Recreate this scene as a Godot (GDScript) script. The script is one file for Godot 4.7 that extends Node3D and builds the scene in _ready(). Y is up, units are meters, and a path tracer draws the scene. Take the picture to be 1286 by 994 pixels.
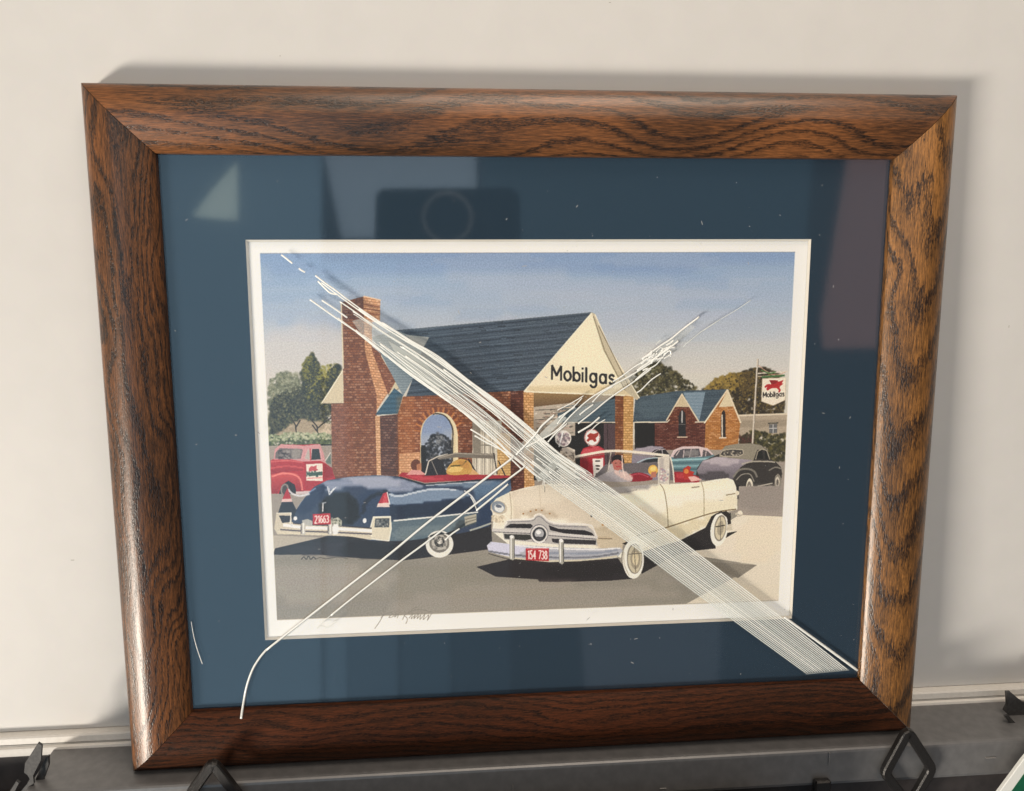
extends Node3D
# A framed print of a filling station leaning on a white board, its glass still wearing shreds of strapping tape.
const LEAN := deg_to_rad(3.0)
const HB := 0.2381          # half the frame's height; things on the frame are measured from the middle of the glass
const FRONT_Y := 0.00115
var rng := RandomNumberGenerator.new()
var base_xf: Transform3D
var taken := {}

func _ready() -> void:
	rng.seed = 11
	# ---------------- camera
	var cam := Camera3D.new()
	cam.name = "camera"
	cam.look_at_from_position(Vector3(-0.07593,0.40476,0.60938), Vector3(-0.07593,0.40476,0.60938) + Vector3(0.09148,-0.21287,-0.97279), Vector3(0.01701,0.97708,-0.21221))
	cam.fov = 47.3776
	cam.near = 0.02
	cam.far = 60.0
	add_child(cam)
	cam.current = true
	# ---------------- surroundings: an indoor room's even, dim light
	var we := WorldEnvironment.new()
	we.name = "surroundings"
	var env := Environment.new()
	env.background_mode = Environment.BG_COLOR
	env.background_color = Color(0.07, 0.074, 0.08).linear_to_srgb()
	env.background_energy_multiplier = 1.0
	env.tonemap_mode = Environment.TONE_MAPPER_LINEAR
	env.tonemap_exposure = 1.07
	env.sdfgi_enabled = true
	env.ssao_enabled = true
	env.ssil_enabled = true
	we.environment = env
	add_child(we)
	# ---------------- lamps: low window light from the left, a streak along the board, two unseen fill lamps added above and in front
	area("window_light", Vector3(-3.2, -1.5, 2.65), Vector3(0.0, 0.22, -0.02), Vector2(1.35, 0.6), Color(1.0, 0.955, 0.895), 21.5)
	area("streak_light", Vector3(-1.9, -0.66, 0.26), Vector3(0.1, 0.3, -0.03), Vector2(0.4, 0.2), Color(1.0, 0.94, 0.86), 0.35)
	area("overhead_fill", Vector3(0.3, 2.2, 0.75), Vector3(0.05, 0.25, 0.0), Vector2(1.2, 0.6), Color(1.0, 0.93, 0.85), 2.0)  # unseen overhead fill, added to lift the shadows
	area("front_fill", Vector3(0.3, 2.0, 2.5), Vector3(0.05, 0.25, 0.0), Vector2(2.4, 1.3), Color(1.0, 0.93, 0.85), 2.4)  # unseen broad fill from high in front, added for brightness
	base_xf = Transform3D(Basis(Vector3.RIGHT, -LEAN), Vector3(0, FRONT_Y, 0.01244))
	build_room()
	build_frame()
	build_tape()
	build_foreground()
	build_behind()

func area(called: String, at: Vector3, to: Vector3, size: Vector2, c: Color, e: float) -> void:
	var l := AreaLight3D.new()
	l.name = called
	l.area_size = size
	l.light_color = c
	l.light_energy = e
	l.area_range = 6.0
	l.shadow_enabled = true
	l.look_at_from_position(at, to)
	add_child(l)

# ---------------------------------------------------------------- helpers
func obj(called: String, st: Variant, m: Material, parent: Node = self) -> MeshInstance3D:
	var o := MeshInstance3D.new()
	if st is SurfaceTool:
		st.generate_normals()
		o.mesh = st.commit()
	else:
		o.mesh = st
	o.material_override = m
	o.name = numbered(called, parent)
	parent.add_child(o, true)
	return o
func numbered(called: String, parent: Node) -> String:
	var key := str(parent.get_instance_id()) + called
	taken[key] = taken.get(key, -1) + 1
	return called if taken[key] == 0 else "%s_%03d" % [called, taken[key]]
func tag(o: Node3D, label: String, category: String, group := "") -> Node3D:
	o.set_meta("label", label)
	o.set_meta("category", category)
	if group:
		o.set_meta("group", group)
	return o
func thing(called: String, label: String, category: String, xf := Transform3D(), group := "") -> Node3D:
	var o := Node3D.new()
	o.name = numbered(called, self)
	o.transform = xf
	add_child(o, true)
	return tag(o, label, category, group)
func struct(called: String, st: Variant, m: Material) -> MeshInstance3D:
	var o := obj(called, st, m)
	o.set_meta("kind", "structure")
	return o
func start(sm := 0) -> SurfaceTool:
	var st := SurfaceTool.new()
	st.begin(Mesh.PRIMITIVE_TRIANGLES)
	st.set_smooth_group(sm if sm else 0xFFFFFFFF)
	return st
func quad(st: SurfaceTool, a: Vector3, b: Vector3, c: Vector3, d: Vector3, ua := Vector2.ZERO, ub := Vector2(1, 0), uc := Vector2.ONE, ud := Vector2(0, 1)) -> void:
	var p := [a, b, c, a, c, d]
	var u := [ua, ub, uc, ua, uc, ud]
	for i in 6:
		st.set_uv(u[i])
		st.add_vertex(p[i])
# a box with chamfered edges
func box(st: SurfaceTool, lo: Vector3, hi: Vector3, ch := 0.0006) -> void:
	st.set_smooth_group(0xFFFFFFFF)
	var c := (lo + hi) / 2
	var h := (hi - lo) / 2
	ch = minf(ch, minf(h.x, minf(h.y, h.z)) * 0.9)
	for ax in 3:
		for s in [-1.0, 1.0]:
			var u := (ax + 1) % 3
			var v := (ax + 2) % 3
			var q := []
			for k in [[-1, -1], [-1, 1], [1, 1], [1, -1]]:
				var p := Vector3.ZERO
				p[ax] = s * h[ax]
				p[u] = k[0] * (h[u] - ch)
				p[v] = k[1] * (h[v] - ch)
				q.append(c + p)
			face(st, q, c)
	for ax in 3:
		var u := (ax + 1) % 3
		var v := (ax + 2) % 3
		for su in [-1.0, 1.0]:
			for sv in [-1.0, 1.0]:
				var q := []
				for k in [[-1, 0], [1, 0], [1, 1], [-1, 1]]:
					var p := Vector3.ZERO
					p[ax] = k[0] * (h[ax] - ch)
					p[u] = su * (h[u] - ch * k[1])
					p[v] = sv * (h[v] - ch * (1 - k[1]))
					q.append(c + p)
				face(st, q, c)
# a flat polygon turned to look away from a point inside
func face(st: SurfaceTool, q: Array, inside: Vector3) -> void:
	var n: Vector3 = (q[1] - q[0]).cross(q[2] - q[0])
	if n.dot(q[0] - inside) > 0:
		q.reverse()
	for i in range(1, q.size() - 1):
		for v in [q[0], q[i], q[i + 1]]:
			st.set_uv(Vector2(v.x, v.y))
			st.add_vertex(v)
# a round wire along a path
func tube(st: SurfaceTool, path: Array, r: float, n := 6, flat := 1.0, closed := false) -> void:
	st.set_smooth_group(1)
	var rings := []
	var cnt := path.size()
	for i in cnt:
		var a: Vector3 = path[posmod(i - 1, cnt)] if closed else path[maxi(i - 1, 0)]
		var b: Vector3 = path[(i + 1) % cnt] if closed else path[mini(i + 1, cnt - 1)]
		var t := (b - a).normalized()
		var s := t.cross(Vector3(0, 0, 1)).normalized()
		var f := s.cross(t)
		var ring := []
		for k in n:
			var an := TAU * (k + 0.5) / n
			ring.append(path[i] + s * cos(an) * r + f * sin(an) * r * flat)
		rings.append(ring)
	for i in (cnt if closed else cnt - 1):
		for k in n:
			var r0: Array = rings[i]
			var r1: Array = rings[(i + 1) % cnt]
			face(st, [r0[k], r0[(k + 1) % n], r1[(k + 1) % n], r1[k]], (path[i] + path[(i + 1) % cnt]) / 2)
	if not closed:
		for e in [0, cnt - 1]:
			face(st, rings[e].duplicate(), path[1] if e == 0 else path[cnt - 2])
# an outline pushed back by a thickness along z, edges bevelled
func plate(st: SurfaceTool, outline: PackedVector2Array, z: float, thick: float, ch := 0.0004) -> void:
	st.set_smooth_group(0xFFFFFFFF)
	if not Geometry2D.is_polygon_clockwise(outline):
		outline.reverse()
	var inner: Array = Geometry2D.offset_polygon(outline, -ch)
	var top: PackedVector2Array = inner[0] if inner.size() == 1 and inner[0].size() == outline.size() else outline
	var shift := 0
	for i in top.size():
		if top[i].distance_to(outline[0]) < top[shift].distance_to(outline[0]):
			shift = i
	var n := outline.size()
	var tri := Geometry2D.triangulate_polygon(outline)
	for i in range(0, tri.size(), 3):
		var q := []
		var w := []
		for k in 3:
			var a := top[(tri[i + k] + shift) % n]
			q.append(Vector3(a.x, a.y, z))
			w.append(Vector3(outline[tri[i + k]].x, outline[tri[i + k]].y, z - thick))
		face(st, q, q[0] - Vector3(0, 0, 1))
		face(st, w, w[0] + Vector3(0, 0, 1))
	for i in n:
		var j := (i + 1) % n
		var a := outline[i]
		var b := outline[j]
		var ta := top[(i + shift) % n]
		var tb := top[(j + shift) % n]
		var out2 := (b - a).orthogonal().normalized()
		var probe := (a + b) / 2 + out2 * 1e-5
		if Geometry2D.is_point_in_polygon(probe, outline):
			out2 = -out2
		var inside := Vector3((a.x + b.x) / 2 - out2.x * 0.01, (a.y + b.y) / 2 - out2.y * 0.01, z - thick / 2)
		face(st, [Vector3(a.x, a.y, z - ch), Vector3(b.x, b.y, z - ch), Vector3(b.x, b.y, z - thick), Vector3(a.x, a.y, z - thick)], inside)
		face(st, [Vector3(ta.x, ta.y, z), Vector3(tb.x, tb.y, z), Vector3(b.x, b.y, z - ch), Vector3(a.x, a.y, z - ch)], inside - Vector3(0, 0, 0.01))
# a profile of (z, y) points drawn along x
func extrude(st: SurfaceTool, prof: Array, x0: float, x1: float) -> void:
	st.set_smooth_group(0xFFFFFFFF)
	for i in prof.size() - 1:
		var a: Vector2 = prof[i]
		var b: Vector2 = prof[i + 1]
		quad(st, Vector3(x0, a.y, a.x), Vector3(x1, a.y, a.x), Vector3(x1, b.y, b.x), Vector3(x0, b.y, b.x))
	for x in [x0, x1]:
		var q := []
		for p in prof:
			q.append(Vector3(x, p.y, p.x))
		var flat := PackedVector2Array(prof)
		var tri := Geometry2D.triangulate_polygon(flat)
		for i in range(0, tri.size(), 3):
			face(st, [q[tri[i]], q[tri[i + 1]], q[tri[i + 2]]], Vector3((x0 + x1) / 2, q[tri[i]].y, q[tri[i]].z))
func mat(c: Color, rough: float, metal := 0.0) -> StandardMaterial3D:
	var m := StandardMaterial3D.new()
	m.albedo_color = c.linear_to_srgb()
	m.roughness = rough
	m.metallic = metal
	return m
func noise_tex(freq: float, seed_: int, lo: Color, hi: Color, size := 256, oct := 4) -> ImageTexture:
	var n := FastNoiseLite.new()
	n.seed = seed_
	n.frequency = freq
	n.fractal_octaves = oct
	var g := n.get_seamless_image(size, size)
	var out := Image.create_empty(size, size, false, Image.FORMAT_RGB8)
	for y in size:
		for x in size:
			out.set_pixel(x, y, lo.lerp(hi, g.get_pixel(x, y).r).linear_to_srgb())
	return ImageTexture.create_from_image(out)
func textured(c_lo: Color, c_hi: Color, freq: float, seed_: int, scale: float, rough: float, metal := 0.0, bump := 0.0, size := 256) -> StandardMaterial3D:
	var m := StandardMaterial3D.new()
	m.albedo_texture = noise_tex(freq, seed_, c_lo, c_hi, size)
	m.uv1_triplanar = true
	m.uv1_scale = Vector3.ONE * scale
	m.roughness = rough
	m.metallic = metal
	if bump > 0.0:
		m.heightmap_enabled = true
		m.heightmap_texture = noise_tex(freq * 1.3, seed_ + 1, Color.BLACK, Color.WHITE, size)
		m.heightmap_scale = bump
	return m

# ---------------------------------------------------------------- board, moulding, ledge
func build_room() -> void:
	var st := start()
	box(st, Vector3(-2.2, 0.0097, -0.03541 - 0.02), Vector3(2.2, 1.9, -0.03541))
	var wm := textured(Color(0.60, 0.592, 0.575), Color(0.625, 0.617, 0.60), 0.03, 3, 3.0, 0.5, 0.0, 0.006)
	var wall := struct("wall", st, wm)
	for sp in [[-0.3385, 0.146, 0.0024, 0.0005], [-0.171, 0.497, 0.0006, 0.0006], [0.365, 0.31, 0.0005, 0.0018], [0.05, 0.535, 0.0012, 0.0004]]:
		st = start()
		box(st, Vector3(sp[0], sp[1], -0.03541 - 0.0004), Vector3(sp[0] + sp[2], sp[1] + sp[3], -0.03541 + 0.0001), 0.00004)
		obj("scuff", st, mat(Color(0.36, 0.34, 0.31), 0.8), wall)
	var white := textured(Color(0.68, 0.66, 0.62), Color(0.76, 0.74, 0.70), 0.05, 9, 14.0, 0.38)
	var t := thing("base_moulding", "cream metal moulding strip along the foot of the white wall", "moulding")
	st = start()
	extrude(st, [Vector2(-0.03541 - 0.015, 0.0095), Vector2(-0.0288, 0.0095), Vector2(-0.0276, 0.0084), Vector2(-0.0272, 0.0040), Vector2(-0.0282, 0.0036), Vector2(-0.0282, 0.0030), Vector2(-0.0262, 0.0026), Vector2(-0.0246, 0.0018), Vector2(-0.0242, 0.0004), Vector2(-0.0242, -0.004), Vector2(-0.03541 - 0.015, -0.004)], -2.2, 2.2)
	obj("strip", st, white, t)
	st = start()
	extrude(st, [Vector2(-0.0282, 0.00365), Vector2(-0.0266, 0.0033), Vector2(-0.0266, 0.0029), Vector2(-0.0282, 0.0031)], -2.2, 2.2)
	obj("bead", st, mat(Color(0.45, 0.44, 0.42), 0.3, 0.3), t)
	# ledge
	var steel := textured(Color(0.16, 0.16, 0.163), Color(0.205, 0.204, 0.206), 0.02, 21, 18.0, 0.42, 0.35)
	steel.normal_enabled = false
	t = thing("metal_ledge", "grey metal ledge under the framed print, its front lip rolled down", "ledge")
	st = start()
	extrude(st, [Vector2(-0.0241, 0.0), Vector2(0.0235, 0.0), Vector2(0.0256, -0.0004), Vector2(0.0268, -0.0014), Vector2(0.0273, -0.003), Vector2(0.0285, -0.0265), Vector2(0.0276, -0.029), Vector2(0.0250, -0.030), Vector2(0.010, -0.030), Vector2(0.010, -0.012), Vector2(-0.0241, -0.012)], -0.3612, 2.2)
	var plate_top := obj("top_plate", st, steel, t)
	for sc in [[0.2195, -0.012, 0.0003, 0.010], [0.262, -0.018, 0.004, 0.0003], [0.263, -0.0165, 0.006, 0.0002], [0.345, -0.014, 0.008, 0.0003], [-0.02, -0.02, 0.0003, 0.006], [0.09, -0.024, 0.005, 0.0002], [-0.15, -0.013, 0.003, 0.0002]]:
		st = start()
		box(st, Vector3(sc[0], sc[1], 0.0265), Vector3(sc[0] + sc[2], sc[1] + sc[3], 0.0290), 0.00003)
		obj("scratch", st, mat(Color(0.34, 0.33, 0.32), 0.4, 0.3), plate_top)
	st = start()
	box(st, Vector3(-2.2, -0.046, -0.0241), Vector3(-0.3624, -0.033, 0.0262), 0.001)
	obj("end_plate", st, textured(Color(0.045, 0.045, 0.046), Color(0.07, 0.07, 0.07), 0.03, 4, 20.0, 0.5, 0.2), t)
	st = start()
	box(st, Vector3(-0.3612, -0.9, -0.03), Vector3(2.2, -0.0125, 0.0095))
	box(st, Vector3(-2.2, -0.9, -0.06), Vector3(-0.3612, -0.0045, -0.0262))
	obj_shade_block()
	struct("lower_wall", st, textured(Color(0.03, 0.026, 0.026), Color(0.05, 0.043, 0.042), 0.03, 6, 9.0, 0.6))

func obj_shade_block() -> void:  # unseen block, added to shade the lower rail and ledge
	var st := start()
	box(st, Vector3(-0.27, -0.9, 0.050), Vector3(0.17, -0.016, 0.10), 0.003)
	struct("shade_block", st, mat(Color(0.06, 0.05, 0.045), 0.6))

# ---------------------------------------------------------------- the frame
const PROF := [[0.0, -0.022], [0.0, -0.005], [0.0005, -0.0028], [0.002, -0.0004], [0.005, 0.0019], [0.009, 0.0042], [0.013, 0.0059], [0.0165, 0.0068], [0.02, 0.0069], [0.025, 0.006], [0.031, 0.0042], [0.037, 0.0019], [0.0415, -0.0004], [0.0436, -0.0025], [0.0439, -0.0068]]
func fr(x: float, y: float, z: float) -> Vector3:
	return Vector3(x, y + HB, z)
func build_frame() -> void:
	var f := thing("picture_frame", "dark stained oak picture frame with a filling station print behind glass", "picture frame", base_xf)
	var W := 0.29330
	var arcl := [0.0]
	for i in range(1, PROF.size()):
		arcl.append(arcl[i - 1] + Vector2(PROF[i][0] - PROF[i - 1][0], PROF[i][1] - PROF[i - 1][1]).length())
	var total: float = arcl[-1]
	for k in 4:
		# 0 top, 1 right, 2 bottom, 3 left, each laid out along its own length
		var half := W if k % 2 == 0 else HB
		var across := HB if k % 2 == 0 else W
		var turn := Basis(Vector3.BACK, -PI / 2 * k)
		var st := start()
		var gap := 0.0002
		for i in PROF.size() - 1:
			st.set_smooth_group(1 if i > 0 and i < PROF.size() - 2 else 0xFFFFFFFF)
			var d0: float = PROF[i][0]
			var d1: float = PROF[i + 1][0]
			var e0 := half - d0 - gap
			var e1 := half - d1 - gap
			var v0: float = arcl[i] / total
			var v1: float = arcl[i + 1] / total
			var pts := [Vector3(-e0, across - d0, PROF[i][1]), Vector3(e0, across - d0, PROF[i][1]), Vector3(e1, across - d1, PROF[i + 1][1]), Vector3(-e1, across - d1, PROF[i + 1][1])]
			for j in 4:
				var p: Vector3 = turn * pts[j]
				pts[j] = fr(p.x, p.y, p.z)
			quad(st, pts[0], pts[1], pts[2], pts[3], Vector2(0.5 - e0 / half / 2, v0), Vector2(0.5 + e0 / half / 2, v0), Vector2(0.5 + e1 / half / 2, v1), Vector2(0.5 - e1 / half / 2, v1))
		for s in [-1.0, 1.0]:   # mitred ends
			var q := []
			for i in PROF.size():
				var p: Vector3 = turn * Vector3(s * (half - PROF[i][0] - gap), across - PROF[i][0], PROF[i][1])
				q.append(fr(p.x, p.y, p.z))
			var mid: Vector3 = turn * Vector3(0, across - 0.02, -0.01)
			for i in range(1, q.size() - 1):
				face(st, [q[0], q[i], q[i + 1]], fr(mid.x, mid.y, mid.z))
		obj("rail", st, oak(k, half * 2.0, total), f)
	# glass
	var st := start()
	box(st, fr(-0.2505, -0.195, -0.0077), fr(0.2505, 0.195, -0.0057), 0.0001)
	var glass := StandardMaterial3D.new()
	glass.transparency = BaseMaterial3D.TRANSPARENCY_ALPHA
	glass.albedo_color = Color(0.96, 1.0, 0.98, 0.004)
	glass.roughness = 0.05
	glass.metallic_specular = 0.5
	var pane := obj("glass_pane", st, glass, f)
	# mat board with its bevelled window
	var wx0 := -0.19638
	var wx1 := 0.19524
	var wy0 := -0.14431
	var wy1 := 0.13936
	var zt := -0.0079
	var zb := -0.0098
	st = start()
	var O := [fr(-0.252, 0.197, zt), fr(0.252, 0.197, zt), fr(0.252, -0.197, zt), fr(-0.252, -0.197, zt)]
	var I := [fr(wx0, wy1, zt), fr(wx1, wy1, zt), fr(wx1, wy0, zt), fr(wx0, wy0, zt)]
	var b := 0.0014
	var J := [fr(wx0 + b, wy1 - b, zb), fr(wx1 - b, wy1 - b, zb), fr(wx1 - b, wy0 + b, zb), fr(wx0 + b, wy0 + b, zb)]
	for i in 4:
		var j := (i + 1) % 4
		quad(st, O[i], O[j], I[j], I[i])
	var blue := textured(Color(0.001, 0.019, 0.044), Color(0.004, 0.029, 0.058), 0.09, 31, 26.0, 0.95, 0.0, 0.004)
	var mb := obj("mat_board", st, blue, f)
	st = start()
	for i in 4:
		var j := (i + 1) % 4
		quad(st, I[i], I[j], J[j], J[i])
	obj("bevel_edge", st, mat(Color(0.72, 0.68, 0.6), 0.8), mb)
	# the print
	st = start()
	var px0 := -0.20074
	var px1 := 0.19986
	var py0 := -0.14843
	var py1 := 0.14199
	quad(st, fr(px0, py1, zb - 0.0003), fr(px1, py1, zb - 0.0003), fr(px1, py0, zb - 0.0003), fr(px0, py0, zb - 0.0003))
	var pm := StandardMaterial3D.new()
	pm.albedo_texture = ImageTexture.create_from_image(paint_print())
	pm.roughness = 0.75
	pm.texture_repeat = false
	obj("art_print", st, pm, f)
	st = start()
	box(st, fr(-0.252, -0.197, -0.018), fr(0.252, 0.197, -0.0106))
	obj("backing_board", st, mat(Color(0.2, 0.15, 0.1), 0.9), f)
	# dust on the glass
	var speck := SphereMesh.new()
	speck.radius = 0.00022
	speck.height = 0.0003
	speck.radial_segments = 6
	speck.rings = 3
	var mm := MultiMesh.new()
	mm.transform_format = MultiMesh.TRANSFORM_3D
	mm.mesh = speck
	mm.instance_count = 300
	for i in mm.instance_count:
		var s := pow(rng.randf(), 3.0) * 1.5 + 0.35
		var bs := Basis(Vector3.BACK, rng.randf() * TAU).scaled_local(Vector3(s * (1.0 + 7.0 * pow(rng.randf(), 3.0)), s, 0.6))
		mm.set_instance_transform(i, Transform3D(bs, fr(rng.randf_range(-0.246, 0.246), rng.randf_range(-0.19, 0.19), -0.0056)))
	var du := MultiMeshInstance3D.new()
	du.multimesh = mm
	du.material_override = mat(Color(0.4, 0.4, 0.4), 0.9)
	du.name = "dust"
	du.set_meta("kind", "stuff")
	pane.add_child(du)

# Dark stained, flat-sawn oak: growth rings cut at a slant, open pores in their early wood, fine fibre everywhere.
func oak(k: int, length: float, width: float) -> StandardMaterial3D:
	var w := int(length * 3000)
	var h := int(width * 3000)
	var n := FastNoiseLite.new()
	n.seed = 40 + k
	n.frequency = 1.0
	n.fractal_octaves = 3
	var f1 := FastNoiseLite.new()
	f1.seed = 70 + k
	f1.frequency = 1.0
	f1.fractal_type = FastNoiseLite.FRACTAL_NONE
	var cd := PackedByteArray()
	cd.resize(w * h * 3)
	var hd := PackedByteArray()
	hd.resize(w * h)
	var o := 0
	var ring: Array = [[0.0, 0.0, 11.0], [0.0, 0.0, 7.5], [-46.0, 0.03, 4.2], [0.0, 0.0, 5.5]][k]
	for y in h:
		var ym := y / 3.0
		for x in w:
			var xm := x / 3.0
			var big := n.get_noise_2d(xm * 0.0045, ym * 0.012 + 9.0)
			# how far this spot lies from the pith: bowed across the board, drifting along it
			var yy := ym - width * 1000 * 0.55 + big * 26.0
			var r: float
			if k == 0:
				var xx := xm - 352.0
				big = f1.get_noise_2d(xm * 0.007, ym * 0.014 + 9.0) * 0.8
				yy = ym - width * 1000 * 0.55 + big * 20.0
				r = sqrt(yy * yy * 1.5 + xx * xx * 0.0050 + 8.0) + big * 5.0 + ym * 0.10
			elif k == 1:
				r = xm * 0.17 + yy * yy * 0.016 + big * 5.0
			elif k == 3:
				r = (475.0 - xm) * 0.055 + yy * yy * 0.02 + absf(yy) * 0.35 + big * 6.0
			else:
				r = absf(yy + ring[0]) * 0.8 + xm * ring[1] + big * 8.0
			var q: float = r / ring[2] + f1.get_noise_2d(xm * 0.05, ym * 0.45) * 0.16 + f1.get_noise_2d(xm * 0.3, ym * 1.3 + 50.0) * (0.03 if k == 0 else 0.08)
			var ph: float = q - floorf(q)
			var early: float = smoothstep(0.0, 0.12, ph) * (1.0 - smoothstep(0.2, 0.55, ph))
			early *= 0.72 + 0.5 * n.get_noise_2d(xm * 0.012 + 70.0, ym * 0.05)
			var fib := f1.get_noise_2d(xm * 0.10, ym * 2.9)
			var fib2 := f1.get_noise_2d(xm * 0.035 + 90.0, ym * 0.9)
			var pore := f1.get_noise_2d(xm * 0.2 + 300.0 + fib2, ym * 2.5 + fib2)
			var pit: float = smoothstep(0.02, 0.36, pore) * clampf((0.2 if k == 0 else 0.32) + 0.95 * early, 0.0, 1.0)
			var fleck: float = smoothstep(0.35, 0.7, f1.get_noise_2d(xm * 0.22, ym * 1.9 + 400.0)) * early
			var tone: float = 0.60 + 0.22 * fib + 0.13 * fib2 + 0.26 * big - 0.27 * early + 0.08 * ph + 0.22 * fleck
			tone = clampf((tone - 0.5) * 1.15 + 0.46 - pit * 0.48, 0.0, 1.0)
			if k == 0 or k == 3:
				tone *= 0.88
			if k == 1:   # a lighter tone on the right length
				tone = minf(tone * 1.12 + 0.04, 1.0)
			if k == 2:   # shade on the lower rail, put into a darker, redder wood tone
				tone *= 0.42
			# from the stain caught in the pores to the bare brown between them, in sRGB
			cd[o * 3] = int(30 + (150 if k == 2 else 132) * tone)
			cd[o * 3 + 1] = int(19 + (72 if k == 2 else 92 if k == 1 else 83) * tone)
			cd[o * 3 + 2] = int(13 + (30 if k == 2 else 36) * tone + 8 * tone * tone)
			hd[o] = clampi(int(190 - pit * 150 + fib * 34 + fleck * 20), 0, 255)
			o += 1
	var m := StandardMaterial3D.new()
	m.albedo_texture = ImageTexture.create_from_image(Image.create_from_data(w, h, false, Image.FORMAT_RGB8, cd))
	m.heightmap_enabled = true
	m.heightmap_texture = ImageTexture.create_from_image(Image.create_from_data(w, h, false, Image.FORMAT_L8, hd))
	m.heightmap_scale = 0.022
	m.roughness = 0.55 if k == 2 else 0.38   # sheen taken off the lower rail so it stays as dark as in shade
	m.metallic_specular = 0.25 if k == 2 else 0.5
	m.clearcoat_enabled = k != 2
	m.clearcoat = 0.3
	m.clearcoat_roughness = 0.28
	return m

# ---------------------------------------------------------------- shreds of strapping tape on the glass
var glass_fibre: StandardMaterial3D
var faint_fibre: StandardMaterial3D
func path_mm(a: Array, z0: float, lift := []) -> Array:
	var p := PackedVector2Array()
	for i in range(0, a.size(), 2):
		p.append(Vector2(a[i], a[i + 1]) * 0.0001)
	p = smooth(p, false)
	var out := []
	for i in p.size():
		var t := float(i) / (p.size() - 1)
		var dz := 0.0
		if lift:
			dz = smoothstep(lift[0], 1.0, t) * lift[1]
		out.append(fr(p[i].x, p[i].y, z0 + dz))
	return out
func filament(t: Node3D, a: Array, r: float, called := "filament", lift := []) -> void:
	var st := start()
	tube(st, path_mm(a, -0.0057 + r * 0.5, lift), r, 5, 0.55)
	obj(called, st, glass_fibre if r > 0.00045 or rng.randf() < 0.5 else faint_fibre, t)
func film(t: Node3D, a: Array, m: Material, z := -0.00555) -> void:
	var p := PackedVector2Array()
	for i in range(0, a.size(), 2):
		p.append(Vector2(a[i], a[i + 1] + HB * 10000) * 0.0001)
	var st := start()
	plate(st, p, z, 0.00009, 0.00003)
	obj("film", st, m, t)
func build_tape() -> void:
	glass_fibre = mat(Color(0.86, 0.88, 0.85), 0.25)
	glass_fibre.metallic_specular = 0.7
	faint_fibre = mat(Color(0.80, 0.84, 0.82), 0.3)
	faint_fibre.transparency = BaseMaterial3D.TRANSPARENCY_ALPHA
	faint_fibre.albedo_color.a = 0.8
	var clear := mat(Color(0.78, 0.82, 0.79), 0.3)
	clear.transparency = BaseMaterial3D.TRANSPARENCY_ALPHA
	clear.albedo_color.a = 0.17
	var torn := clear.duplicate()
	torn.albedo_color.a = 0.33
	var thin := clear.duplicate()
	thin.albedo_color.a = 0.14
	var t := thing("strapping_tape", "wide clear strapping tape strip running down to the lower right of the glass", "tape", base_xf)
	filament(t, [476,-336,728,-527,1028,-763,1353,-1019,1698,-1292,2006,-1541,2284,-1769,2401,-1865], 0.00036)
	filament(t, [133,-117,336,-256,539,-397,836,-630,1140,-868,1477,-1136,1822,-1410,2105,-1641,2381,-1865], 0.00033)
	filament(t, [274,-228,470,-365,752,-582,1051,-818,1381,-1079,1720,-1348,2026,-1593,2323,-1835,2363,-1866], 0.00028)
	filament(t, [324,-278,542,-435,839,-668,1146,-910,1477,-1174,1809,-1437,2115,-1683,2342,-1867], 0.00029)
	filament(t, [263,-247,447,-380,744,-613,1047,-850,1375,-1110,1707,-1374,2023,-1626,2323,-1867], 0.00029)
	filament(t, [146,-181,325,-309,567,-492,866,-726,1182,-974,1507,-1233,1834,-1493,2161,-1754,2302,-1868], 0.00036)
	filament(t, [49,-126,221,-250,410,-387,705,-619,1012,-858,1333,-1113,1658,-1372,1993,-1637,2284,-1869], 0.00036)
	filament(t, [139,-207,310,-330,579,-538,880,-773,1193,-1021,1517,-1277,1855,-1544,2202,-1819,2266,-1869], 0.00041)
	filament(t, [153,-230,316,-350,612,-581,913,-816,1227,-1065,1547,-1319,1898,-1595,2245,-1870], 0.00034)
	filament(t, [142,-238,310,-365,608,-596,913,-834,1222,-1080,1542,-1333,1903,-1617,2226,-1870], 0.00041)
	filament(t, [-6,-142,138,-255,335,-403,635,-635,940,-873,1248,-1118,1576,-1377,1946,-1668,2207,-1871], 0.00043)
	filament(t, [38,-189,175,-299,430,-495,734,-730,1037,-969,1345,-1213,1703,-1493,2087,-1794,2188,-1872], 0.00031)
	filament(t, [86,-242,255,-377,555,-609,858,-845,1159,-1084,1484,-1340,1875,-1643,2168,-1872], 0.00044)
	filament(t, [-37,-165,91,-269,315,-441,617,-674,916,-909,1218,-1147,1569,-1423,1971,-1735,2150,-1873], 0.00032)
	filament(t, [-104,-128,26,-231,184,-358,484,-589,785,-824,1079,-1057,1399,-1309,1808,-1624,2130,-1874], 0.00033)
	filament(t, [26,-253,230,-412,534,-645,830,-877,1124,-1109,1472,-1382,1892,-1706,2111,-1874], 0.00029)
	filament(t, [-97,-169,23,-266,255,-447,556,-680,851,-910,1139,-1140,1515,-1431,1946,-1763,2091,-1875], 0.00031)
	filament(t, [-26,-250,191,-417,493,-649,788,-879,1071,-1105,1438,-1388,1878,-1726,2073,-1875], 0.00027)
	filament(t, [-1016,612,-833,465,-634,317,-621,299], 0.00022)
	filament(t, [-918,602,-723,463,-546,328], 0.00060)
	filament(t, [-1203,753,-1017,612,-840,461,-635,318,-603,288], 0.00021)
	filament(t, [-878,709,-690,584,-485,416,-261,255,-49,67,173,-121,388,-265,368,-271], 0.00024)
	filament(t, [-751,387,-544,244,-369,107], 0.00033)
	filament(t, [-1097,699,-908,563,-718,415,-513,265,-343,111,-188,-32,-37,-159,79,-248], 0.00023)
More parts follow.
